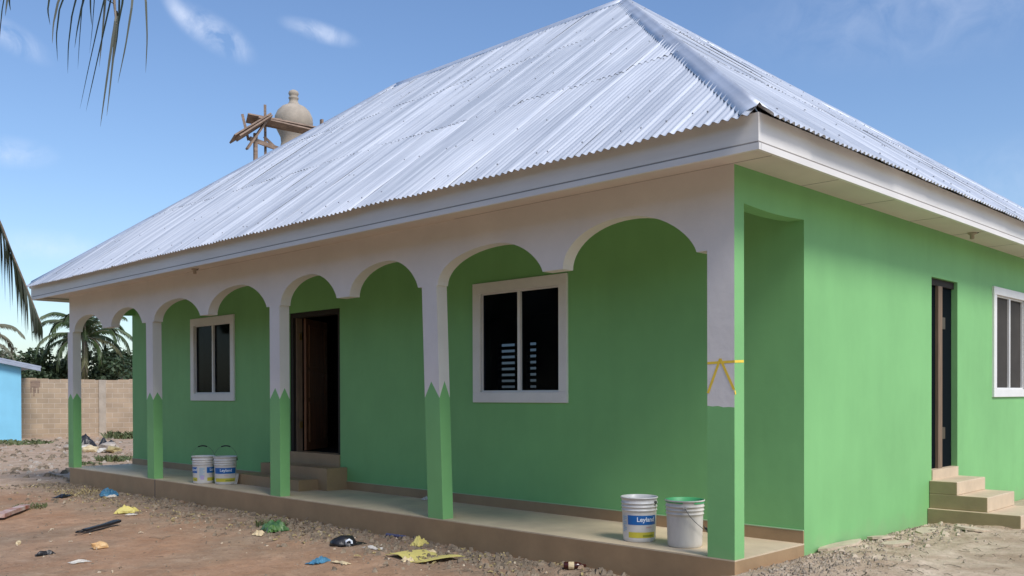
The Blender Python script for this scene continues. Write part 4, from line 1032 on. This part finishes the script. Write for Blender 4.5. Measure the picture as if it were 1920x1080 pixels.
weeds(-5.9, -.20, .55, 120, .16, 'scattered dry twigs along the foot of the porch', 'litter', 8, 'twigs', .012, 'twigs', 2.2)

# uncountable small stuff: chippings along the walls, litter flecks on the soil
def scatter(name, ma, n, fn, smin, smax, label, seed, flat=.6):
    rg = random.Random(seed); bm = bmesh.new(); k = 0
    while k < n:
        x, y = fn(rg)
        if x is None: continue
        s = smin+(smax-smin)*rg.random()**3; z = gz(x, y)+s*.2
        vs = [bm.verts.new((x+s*math.cos(a+rg.uniform(-.3, .3))*rg.uniform(.6, 1), y+s*math.sin(a)*rg.uniform(.6, 1), z-s*.25)) for a in (0, 1.57, 3.14, 4.71)]
        t = [bm.verts.new((v.co.x*.45+x*.55+rg.uniform(-.2, .2)*s, v.co.y*.45+y*.55, z+s*flat*rg.uniform(.5, 1))) for v in vs]
        for i in range(4): bm.faces.new((vs[i], vs[(i+1) % 4], t[(i+1) % 4], t[i]))
        bm.faces.new(t); k += 1
    tag(obj(name, bm, ma), label, kind='stuff')
def twigs(name, ma, n, fn, lmax, wd, label, seed):
    rg = random.Random(seed); bm = bmesh.new()
    for k in range(n):
        x, y = fn(rg); a = rg.uniform(0, 6.28); l = lmax*(.25+.75*rg.random()**2); p = Vector((x, y, gz(x, y)+.004)); pts = [p]
        for j in range(3):
            a += rg.uniform(-.5, .5); q = pts[-1]+Vector((math.cos(a), math.sin(a), 0))*l/3; q.z = gz(q.x, q.y)+rg.uniform(.002, .02); pts.append(q)
        for u, v in zip(pts, pts[1:]):
            d = (v-u).normalized(); s_ = Vector((-d.y, d.x, 0))*wd*rg.uniform(.5, 1.2)
            f = [bm.verts.new(c) for c in (u-s_, v-s_, v+s_, u+s_)]; g_ = [bm.verts.new(c.co+Vector((0, 0, wd))) for c in f]
            bm.faces.new(g_)
            for i in range(4): bm.faces.new((f[i], f[(i+1) % 4], g_[(i+1) % 4], g_[i]))
    tag(obj(name, bm, ma), label, kind='stuff')
def f_right(rg):
    y = rg.uniform(-1.5, 3.8); x = .03+abs(rg.gauss(0, .35))+(.0 if y > 0 else rg.uniform(0, .6)); return x, y
def f_right_near(rg): return .25+abs(rg.gauss(0, .25)), rg.uniform(-.6, 1.2)
def f_porch(rg):
    while True:
        x, y = rg.uniform(-14.2, -.3), -.02-abs(rg.gauss(0, .45))
        if noise.noise(Vector((x*1.1, y*1.6, 4.0)))+noise.noise(Vector((x*3.3, y*3.3, 9.0)))*.5 > rg.uniform(-.45, .45) or y > -.12: return x, y
def f_yard(rg): return rg.uniform(-15, 3), rg.uniform(-5, -.3)
def f_far(rg):
    x = rg.uniform(-33, -14.2); return x, rg.uniform(-.5, 9)*((-x-8)/25)
scatter('slab_fragments', 'slab', 170, lambda rg: (.03+abs(rg.gauss(0, .45)), rg.uniform(.9, 3.85)), .012, .06, 'pale mortar fragments strewn before the side wall', 21, .3)
twigs('twig_litter', 'litter', 130, lambda rg: (.05+abs(rg.gauss(0, .8)), rg.uniform(-.3, 3.8)), .16, .0035, 'dry twigs on the sandy strip by the side wall', 22)
scatter('gravel', 'chips', 1500, f_right, .006, .028, 'dark chippings strewn along the side wall', 1)
scatter('gravel', 'chips', 900, f_right_near, .008, .024, 'grey chippings heaped at the right end of the porch', 2)
scatter('rubble_litter', 'litter', 5200, f_porch, .006, .055, 'dark crumbs of waste along the foot of the porch', 3)
scatter('pale_chips', 'palechip', 520, lambda rg: (f_porch(rg) if rg.random() < .6 else f_yard(rg)), .004, .030, 'pale chips strewn over the soil', 4, .4)
scatter('clods', 'clod', 90, f_porch, .03, .07, 'brown mortar clods half sunk along the porch', 15, .4)
scatter('soil_crumbs', 'litter', 1500, f_yard, .004, .022, 'small dark crumbs on the open soil', 5)
scatter('yard_debris', 'litter', 500, f_far, .03, .16, 'dark debris over the far yard', 6, .4)
scatter('yard_chips', 'stone', 350, f_far, .03, .13, 'pale chips over the far yard', 7, .4)

twigs('twig_litter', 'litter', 420, f_porch, .22, .004, 'dry twigs mixed in the waste along the porch', 11)
twigs('twig_litter', 'litter', 130, f_yard, .25, .004, 'dry twigs and stalks over the open soil', 12)
twigs('leaf_litter', 'straw', 300, f_porch, .07, .011, 'curled dry leaf bits along the foot of the porch', 13)
twigs('leaf_litter', 'palechip', 90, f_yard, .06, .010, 'dry leaf bits over the open soil', 14)

# ------------------------------------------------------------------ render settings
S.render.engine = 'CYCLES'
S.cycles.max_bounces = 8; S.cycles.diffuse_bounces = 5; S.cycles.transparent_max_bounces = 12
S.render.resolution_x, S.render.resolution_y = 1024, 576
